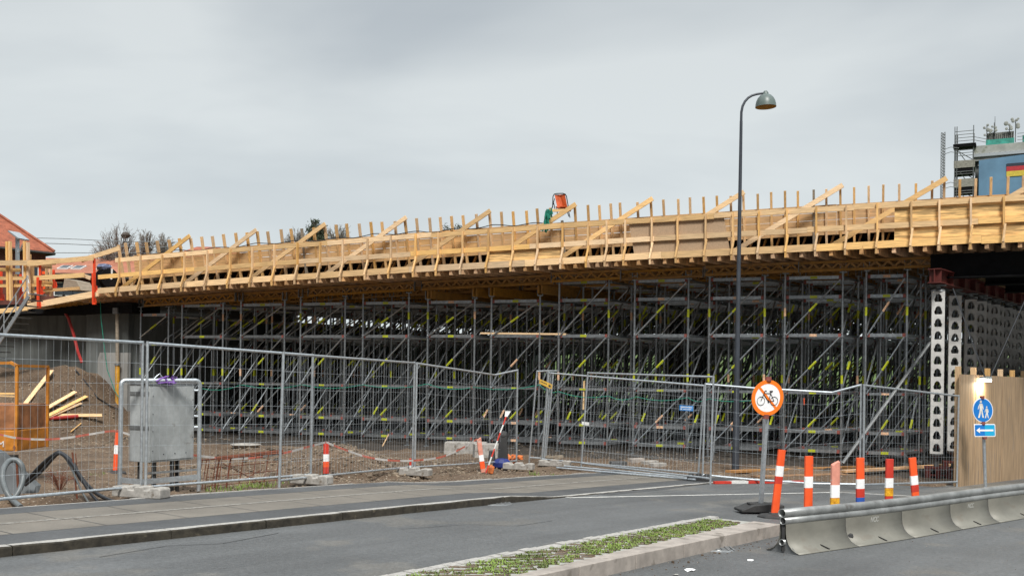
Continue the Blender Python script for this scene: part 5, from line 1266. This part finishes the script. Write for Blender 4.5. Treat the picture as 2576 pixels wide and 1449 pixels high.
# stair
stp_ = thing('metal_stair', 'galvanised metal stair with handrails climbing to the platform at the left edge', 'stair', B(-20, 900, 2.))
for w_ in (1.5, 2.15):
    MB().bar(B(-30, 906, w_), B(72, 745, w_), .04, .12, up=(0, 0, 1)).build('stringer', galvf, stp_)
    for yy in (-58, -30): MB().path([B(-30, 906+yy, w_), B(70, 752+yy, w_), B(73, 770+yy, w_)], .018, 6).build('handrail', galvf, stp_)
    for x in (10, 40, 68): y = 906-(x+30)*1.58; MB().tube(B(x, y, w_), B(x, y-58, w_), .017, 6).build('baluster', galvf, stp_)
for i in range(12):
    t = i/11; a = B(-28+100*t, 900-158*t, 1.5); b = B(-28+100*t, 900-158*t, 2.15); a = V((b.x, b.y, a.z*.5+b.z*.5))-NO*.65
    MB().bar(a, V((b.x, b.y, a.z)), .2, .03).build('tread', galvd, stp_)
# floodlight mast on the platform
rt = thing('solar_mast', 'grey mast with a tilted panel on top behind the timber posts', 'mast', B(44, 680, -1))
MB().bar(B(44, 690, -1), B(44, 592, -1), .10, .10, up=U).build('mast', galvf, rt); MB().bar(B(34, 584, -1), B(60, 603, -1), .5, .05).build('panel', galvf, rt); MB().tube(B(48, 635, -1), B(64, 602, -1), .03, 6).build('arm', galvf, rt)
# ------------------------------------------------------------ chair and green net on the bridge edge
c = B(1411, 545, .25); z = c.z; rt = thing('folding_chair', 'orange folding chair perched on a board on top of the formwork posts', 'chair', c)
def bp2(x, y, w=.3): return B(x, y, w)
MB().path([bp2(*p) for p in ((1390, 523), (1391, 495), (1394, 489), (1400, 487.5), (1416, 487), (1422, 489), (1425, 494), (1430, 522))], .014, 6).build('back_frame', steelk, rt)
m = MB(); fr_ = [bp2(1395, 490), bp2(1421, 488.5), bp2(1427, 521), bp2(1402, 523)]; mid1 = fr_[0].lerp(fr_[1], .5)-NO*.05
m.add([fr_[0], mid1, fr_[1], fr_[2], fr_[3].lerp(fr_[2], .5)-NO*.07, fr_[3]]+[p-NO*.012 for p in (fr_[0], mid1, fr_[1], fr_[2], fr_[3].lerp(fr_[2], .5)-NO*.07, fr_[3])],
      [(0, 1, 4, 5), (1, 2, 3, 4), (11, 10, 7, 6), (10, 9, 8, 7)]+[(i, (i+1) % 6, 6+(i+1) % 6, 6+i) for i in range(6)])
m.build('sling', mat('orange_sling', (.62, .10, .02), .6, scale=6, amt=.3), rt)
for a, b in (((1395, 500), (1387, 530)), ((1393, 512), (1396, 526)), ((1428, 520), (1434, 548)), ((1424, 522), (1431, 545)), ((1400, 524), (1404, 550))): MB().tube(bp2(*a), bp2(*b, .1), .012, 5).build('leg', steelk, rt)
MB().bar(bp2(1402, 523.5, .1), bp2(1430, 521.5, .1), .35, .025).build('seat', mat('orange_seat', (.50, .09, .02), .6, amt=.3), rt)
tag(MB().bar(B(1386, 530, .36), B(1436, 529, .36), .045, .075).build('ledge_board', woodh), 'short board nailed across the posts under the orange chair', 'board')
m = MB()
for i in range(46):
    t = random.random(); x = 1379-t*8+random.uniform(-5, 8)*(1-t*.5); y = 524+t*46; p = B(x, y, .72+random.uniform(-.06, .06)); m.path([p, p+V((random.uniform(-.05, .05), random.uniform(-.04, .04), -random.uniform(.1, .22)))], .022, 4)
tag(m.build('green_net', green), 'green net bundle hanging from the formwork left of the orange chair', 'net')
m = MB(); pts = [(x, y) for x, y in zip(range(330, 1380, 30), [0]*40)]
P = []
for i, x in enumerate(range(318, 1372, 27)):
    p = PX(x, .30); P.append(PW(p, .34, J(p)+1.40+.035*sin(i*1.7)+.015*sin(i*.6)))
tag(MB().path(spl(P, 3), .013, 4).build('black_cable', cablem), 'thin dark cable lying loosely along the top of the board wall', 'cable')
# ------------------------------------------------------------ houses behind at the left
def face(m, pts): m.add(pts, [tuple(range(len(pts)))])
hc_ = W(137, 634, 60); L = V((-.62, -.785, 0)); Wd = V((-.785, .62, 0)); e = hc_.z; gz = 0.; hrt = thing('brick_house', 'dark red brick house with hipped red tiled roof at the left edge', 'house', (hc_.x, hc_.y, 0))
a, b = 14., 11.; c0 = V((hc_.x, hc_.y, 0)); c0 = c0+(L+Wd)*.35
m = MB(); m.box(c0+L*(a/2-.35)+Wd*(b/2-.35), a-.7, b-.7, e, L, Wd); m.build('wall', brick, hrt)
p = [V((hc_.x, hc_.y, e)), V((hc_.x, hc_.y, e))+L*a, V((hc_.x, hc_.y, e))+L*a+Wd*b, V((hc_.x, hc_.y, e))+Wd*b]
rh = 5.2; r1 = p[0]+L*5.5+Wd*5.5+V((0, 0, rh)); r2 = p[1]-L*5.5+Wd*5.5+V((0, 0, rh)); m = MB()
th = V((0, 0, -.12))
m.add(p+[r1, r2]+[q+th for q in p], [(0, 1, 5, 4), (1, 2, 5), (2, 3, 4, 5), (3, 0, 4), (0, 6, 7, 1), (1, 7, 8, 2), (2, 8, 9, 3), (3, 9, 6, 0), (9, 8, 7, 6)])
m.build('roof', tile, hrt)
m = MB(); m.path([p[0]+th, p[1]+th], .09, 6); m.path([p[0]+th, p[3]+th], .09, 6); m.build('gutter', gutter, hrt)
m = MB(); m.path([p[0]+V((0, 0, .03)), r1, r2], .10, 6); m.build('ridge_tiles', tile, hrt)
for s in (1.1, 3.6, 6.2, 8.8):
    wc = c0+L*s-Wd*.35; o = V((wc.x, wc.y, e-2.6)); f_ = MB(); f_.box(o-Wd*.03, .95, .08, 1.7, L, Wd).build('window', whiteb, hrt)
    for dx in (-.22, .22):
        for dz in (.08, .88): MB().box(o-Wd*.075+L*dx+V((0, 0, dz)), .36, .02, .72, L, Wd).build('pane', glass, hrt)
# long low house with orange roof
a = W(-150, 690, 82); b = W(318, 692, 82); e = b.z; rr_ = W(200, 650, 88).z; rt = thing('row_house', 'long brick row house with orange tiled roof and skylights behind the work platform', 'house', (a.x, a.y, 0))
m = MB(); m.box(V(((a.x+b.x)/2+2, 86.5, 0)), b.x-a.x+4, 8, e+.05); m.build('wall', brick, rt)
x0, x1 = a.x-.4, b.x+5; m = MB()
m.add([V((x0, 82, e)), V((x1, 82, e)), V((x1, 88, rr_)), V((x0, 88, rr_)), V((x1, 94, e)), V((x0, 94, e)), V((x0, 82, e-.15)), V((x1, 82, e-.15)), V((x1, 94, e-.15)), V((x0, 94, e-.15))], [(0, 1, 2, 3), (3, 2, 4, 5), (0, 6, 7, 1), (1, 7, 8, 4, 2), (0, 3, 5, 9, 6), (6, 9, 8, 7)]); m.build('roof', tileo, rt)
MB().bar(V((x0, 81.9, e-.12)), V((x1, 81.9, e-.12)), .2, .42).build('gutter', gutter, rt)
for x in (164, 198, 262):
    c = W(x, 680, 84.2); n = V((0, -(rr_-e), 6)).normalized(); al = V((0, 6, rr_-e)).normalized(); zc = e+(c.y-82)/6*(rr_-e)
    MB().prism([(-.45, -.6), (.45, -.6), (.45, .6), (-.45, .6)], V((c.x, c.y, zc)), V((1, 0, 0)), al, n*.12).build('skylight', whiteb, rt); MB().prism([(-.35, -.5), (.35, -.5), (.35, .5), (-.35, .5)], V((c.x, c.y, zc))+n*.12, V((1, 0, 0)), al, n*.02).build('skylight_pane', glass, rt)
for x in (150, 172, 196, 218, 240, 80, 20):
    c = W(x, 712, 82.4); o = MB().box(V((c.x, 82.44, e-1.75)), .95, .12, 1.15).build('window', whiteb, rt); MB().box(V((c.x, 82.37, e-1.67)), .75, .04, .95).build('pane', glass, rt)
# overhead wires
for i, (y0, y1) in enumerate(((598, 607), (611, 620), (634, 636))):
    tag(MB().path(spl([W(-60, y0-1, 66), W(140, y0+2, 66), W(300, y1, 66), W(460, y1+3, 66)]), .022, 4).build('overhead_wire', galvd), ('upper', 'middle', 'lowest')[i]+' of the thin overhead wires crossing the sky at the left', 'wire', 'overhead wires')
# ------------------------------------------------------------ bare trees
def tree(x, yt, d, R, rz, label, seed, leaf=0, n=60):
    rn = random.Random(seed); b = W(x, 700, d); b.z = 0; H = W(x, yt, d).z; rt = thing('bare_tree', label, 'tree', b, 'bare trees behind the bridge')
    tr, tw, lf = MB(), MB(), MB(); c = b+V((0, 0, H-rz)); fork = V((b.x+rn.uniform(-.2, .2), b.y, H-rz*1.9))
    rv = lambda k: V((rn.gauss(0, k), rn.gauss(0, k), rn.gauss(0, k)))
    tr.path([b, b.lerp(fork, .5)+V((.12, 0, 0)), fork], .24, 8, r2=.15)
    for i in range(n):
        dr = rv(1).normalized(); dr.z = abs(dr.z)*1.1-.35; tip = c+V((dr.x*R, dr.y*R, dr.z*rz))*rn.uniform(.55, 1.0)
        st_ = b.lerp(fork, rn.uniform(.85, 1))+V((0, 0, rn.uniform(0, rz*.5)))
        if i < 7: st_ = fork
        mid = st_.lerp(tip, .5)+V((0, 0, -.12*R))+rv(.10)
        P = [st_, st_.lerp(mid, .5)+rv(.06), mid, mid.lerp(tip, .5)+rv(.08)+V((0, 0, .08*R)), tip]
        (tr if i < 7 else tw).path(P, .085 if i < 7 else .04, 5, r2=.018)
        for j in range(8):
            t = rn.uniform(.35, 1); q = P[int(t*3.99)].lerp(P[min(4, int(t*3.99)+1)], t*3.99 % 1); od = ((q-c).normalized()+rv(.55)+V((0, 0, .45))).normalized(); L = rn.uniform(.25, .6)*(R*.35+.35)
            e = q+od*L; tw.path([q, q.lerp(e, .5)+rv(.04), e], .014, 3, r2=.009, caps=False)
            for k in range(3):
                q2_ = q.lerp(e, rn.uniform(.3, 1)); e2_ = q2_+(od+rv(.6)).normalized()*L*.5; tw.path([q2_, e2_], .0095, 3, r2=.006, caps=False)
                if leaf and rn.random() < leaf:
                    for _ in range(4):
                        o = e2_+rv(.10); v1 = rv(1).normalized()*rn.uniform(.05, .10); v2 = v1.cross(rv(1)).normalized()*rn.uniform(.04, .09); lf.add([o-v1, o+v2, o+v1, o-v2], [(0, 1, 2, 3)])
    tr.build('trunk', bark, rt); tw.build('crown', twigm, rt)
    if leaf: lf.build('leaves', leafm, rt)
tree(300, 549, 88, 2.3, 2.6, 'large bare tree with a nest, tallest one at the left end of the formwork', 11, n=90); tree(366, 564, 95, 1.05, 1.7, 'slimmer bare tree in the middle of the three at the left', 12, n=55); tree(412, 572, 100, 1.1, 1.6, 'round bare tree, rightmost of the three at the left', 13, n=55)
tree(262, 606, 92, 1.7, 1.3, 'low bare tree left of the three, against the orange roof', 23, n=50)
tree(793, 547, 100, .95, 1.5, 'dark tree with ivy in its bare crown behind the third diagonal plank', 14, leaf=.9, n=60); tree(846, 553, 104, 1.35, 1.5, 'bare tree right beside the dark ivy tree', 15, n=60); tree(745, 566, 104, 1.4, 1.4, 'lower bare tree left of the dark ivy tree', 18, n=55)
tree(1140, 561, 110, 1.7, 1.2, 'tree top with few leaves peeping over the middle of the formwork', 16, leaf=.35, n=50)
b = W(317, 592, 87.5); tag(MB().ball(b, .42, 1, 1, .7, 8, 0, .2).build('bird_nest', bark), 'dark bird nest high in the largest bare tree', 'nest')
c = W(540, 600, 75); rt = thing('distant_house', 'distant red roofed house whose roof just shows between the formwork posts', 'house', (c.x, 75, 0)); z1 = W(520, 604, 75).z
MB().box(V((c.x-.3, 79, 0)), 6, 6, z1-1.2).build('wall', brick, rt); MB().add([V((c.x-4, 75.5, z1-1.3)), V((c.x+3.4, 75.5, z1-1.3)), V((c.x-3.0+2, 79, z1)), V((c.x-2.6, 79, z1)), V((c.x-4, 82.5, z1-1.3)), V((c.x+3.4, 82.5, z1-1.3))], [(0, 1, 2, 3), (3, 2, 5, 4), (0, 3, 4), (1, 5, 2), (0, 4, 5, 1)]).build('roof', tile, rt)
# ------------------------------------------------------------ scaffolded tower block far right
D = 120.; k = D/F; X = lambda x, y, dd=0.: W(x, y, D+dd)
tb = thing('tower_block', 'distant concrete tower block wrapped in scaffolding with a large blue banner', 'building', (X(2460, 900).x, D, 0))
xl = X(2452, 500).x; xr = X(2720, 500).x; zt = X(2500, 371).z; zt2 = X(2500, 388).z
MB().box(V(((xl+xr)/2, D+8, 0)), xr-xl, 16, zt2-1.0).build('shell', concd, tb)
MB().box(V(((xl+xr)/2, D+7.8, zt2-1.0)), xr-xl+.6, 16.6, zt-zt2+1.0).build('parapet', bwhite, tb)
m = MB()
for i in range(26): m.ball(V((xl+.5+i*.62, D-.52, X(2460, 392).z)), .12, 1, .4, 1, 6)
m.build('vent_holes', gutter, tb)
MB().box(V(((xl+xr)/2, D-.3, X(2500, 399).z)), xr-xl+.4, .8, .35).build('cornice', galvf, tb)
m = MB()
for i in range(20): m.box(V((xl+.4+i*.9, D-.1, X(2500, 420).z)), .12, .25, X(2500, 402).z-X(2500, 420).z)
m.build('wall_ribs', bwhite, tb)
cx0, cx1 = X(2481, 350).x, X(2549, 350).x; MB().box(V(((cx0+cx1)/2, D+3, zt)), cx1-cx0, 5, X(2500, 337).z-zt).build('roof_housing', bwhite, tb)
m = MB()
for i in range(14): m.box(V((cx0+(cx1-cx0)*(i+.5)/14, D+.45, zt)), .07, .1, X(2500, 338).z-zt)
m.build('housing_ribs', gutter, tb)
MB().box(V(((cx0+cx1)/2, D+.2, zt+.05)), cx1-cx0+.1, .06, X(2500, 355).z-X(2500, 370).z).build('net', netg, tb); MB().box(V((X(2570, 350).x+2.2, D+.2, zt+.05)), 4.4, .06, X(2500, 352).z-X(2500, 371).z).build('net', netg, tb)
bn_ = thing('blue_banner', 'large blue banner with a black red and yellow flag hanging on the tower block', 'banner', (X(2464, 480).x, D-.9, X(2464, 560).z))
bx0 = X(2463, 450).x; bx1 = X(2700, 450).x; bz1 = X(2463, 409).z; bz0 = X(2463, 640).z; dz = (X(2576, 398).z-X(2463, 403).z)*0
MB().add([V((bx0, D-1, bz0)), V((bx1, D-1, bz0)), V((bx1, D-1, bz1+.6)), V((bx0, D-1, bz1)), V((bx0, D-.92, bz0)), V((bx1, D-.92, bz0)), V((bx1, D-.92, bz1+.6)), V((bx0, D-.92, bz1))], [(0, 1, 2, 3), (7, 6, 5, 4), (0, 3, 7, 4), (3, 2, 6, 7)]).build('sheet', bannerm, bn_)
fx0, fx1 = X(2531, 450).x, X(2600, 450).x
for (y0, y1, m_) in ((424, 431.5, flagk), (431.5, 443, flagr), (443, 456, flagy)): 
    za, zb = X(2550, y1).z, X(2550, y0).z; MB().box(V(((fx0+fx1)/2, D-1.05, za)), fx1-fx0, .04, zb-za).build('flag_stripe', m_, bn_)
sc_ = thing('facade_scaffold', 'grey scaffold stair tower with plank decks beside the distant tower block', 'scaffolding', (X(2430, 900).x, D, 0))
sx0, sx1 = X(2403, 400).x, X(2452, 400).x; sy = D-1.6; r = .055
m = MB()
for x in (sx0, sx0+.25, sx1-.1): 
    for y in (sy, sy+1.6): m.tube(V((x, y, 14)), V((x, y, X(2403, 322).z if y == sy else X(2403, 335).z)), r, 4)
m.build('standards', galvd, sc_)
for y in (372, 374):  MB().box(V(((sx0+sx1)/2, sy+.8, X(2420, y).z)), sx1-sx0+.4, 2.0, .25).build('deck', steelk, sc_)
for (ya, yb) in ((408, 426), (454, 474), (502, 520)):
    za, zb = X(2420, yb).z, X(2420, ya).z; MB().box(V(((sx0+sx1)/2, sy, za)), sx1-sx0+.2, .08, zb-za).build('plank_guard', planksc, sc_); MB().box(V(((sx0+sx1)/2, sy+.9, za-.75)), sx1-sx0, 1.7, .8).build('deck', steelk, sc_)
    m = MB(); m.tube(V((sx0, sy, zb+1.4)), V((sx1, sy+.5, zb)), .05, 4); m.tube(V((sx0+.6, sy, zb+.9)), V((sx1, sy+.5, zb-1.4)), .05, 4); m.build('brace', galvd, sc_)
for y in (335, 343, 351, 359, 366, 382, 389, 396, 436, 442, 484, 490): MB().tube(V((sx0, sy, X(2420, y).z)), V((sx1, sy, X(2420, y).z)), .04, 4).build('rail', galvd, sc_)
for y in (352, 360): MB().tube(V((sx1, sy, X(2460, y).z)), V((cx0, D, X(2460, y+1).z)), .035, 4).build('rail', galvd, sc_)
for y in (347, 355, 363): MB().tube(V((cx1+.4, D, X(2560, y).z)), V((xr, D, X(2560, y).z)), .035, 4).build('rail', galvd, sc_)
mh = thing('hoist_mast', 'slender lattice hoist mast standing left of the distant scaffold', 'mast', (X(2372, 900).x, D, 0)); mx = X(2372, 400).x; zt_ = X(2372, 335).z
m = MB(); 
for dx, dy in ((-.17, -.17), (.17, -.17), (.17, .17), (-.17, .17)): m.tube(V((mx+dx, D+dy, 10)), V((mx+dx, D+dy, zt_)), .035, 4)
z = 16.
while z < zt_:
    m.tube(V((mx-.17, D-.17, z)), V((mx+.17, D-.17, z+.32)), .04, 4); m.tube(V((mx-.17, D+.17, z+.32)), V((mx+.17, D+.17, z)), .04, 4); m.tube(V((mx-.17, D-.17, z)), V((mx+.17, D-.17, z)), .045, 4); z += .34
m.build('lattice', galvd, mh)
for y in (376, 388, 464, 475):
    MB().path([V((mx+.2, D, X(2380, y).z)), V(((mx+sx0)/2, D-.5, X(2380, y-3).z)), V((sx0, D-1, X(2380, y+2).z))], .035, 4).build('tie', galvd, mh)
def antenna(x, yb, yt, dishes, label, thick=.06, taper=None):
    zb, z1 = X(x, yb).z, X(x, yt).z; xx = X(x, 340).x; rt = thing('antenna_mast', label, 'antenna', (xx, D+.5, zb), 'antennas on the roof of the tower block')
    MB().tube(V((xx, D+.5, zb-1)), V((xx, D+.5, z1)), thick, 6, r2=taper).build('mast', galvd, rt)
    for (dx, y, r_2) in dishes: c = X(x+dx, y, -.2); MB().ball(V((c.x, D+.1, c.z)), r_2, 1, .35, 1, 10).build('dish', bwhite, rt); MB().tube(V((c.x, D+.3, c.z)), V((xx, D+.5, c.z-.1)), .03, 4).build('arm', galvd, rt)
antenna(2482, 372, 314, ((4.5, 317, .17), (-4, 323, .17), (5, 329, .26), (-3, 341, .15)), 'leftmost roof mast with four small dishes')
antenna(2501, 340, 312, ((-3, 322, .15), (-6, 331, .2), (5, 325, .18), (6, 332, .2), (-8, 334, .18)), 'second roof mast, with a tall white rod and clustered dishes', .09); antenna(2502, 322, 296, (), 'tall thin white rod antenna at the top of the second mast', .09, .03)
antenna(2538, 340, 322, ((-6, 318, .28), (2, 322, .16), (6, 328, .2), (-5, 331, .18), (7, 332, .2)), 'third roof mast with one large round dish'); antenna(2553, 345, 310, ((-6, 309, .2), (-4, 314, .2), (5, 312, .18), (9, 309, .14), (8, 324, .25), (8.5, 329, .25)), 'rightmost roof mast with panel antennas')

# the block stands turned so that only its banner front is seen
piv = V((xl, D, 0)); RA = radians(-27)
for o in list(COL.objects):
    if o.parent is None and o.name.split('.')[0] in ('tower_block', 'blue_banner', 'facade_scaffold', 'antenna_mast'):
        v = o.location-piv; v = V((v.x*.907, v.y, v.z)); o.location = piv+Matrix.Rotation(RA, 3, 'Z') @ v
        o.rotation_euler = (0, 0, RA); o.scale = (.907, 1, 1)
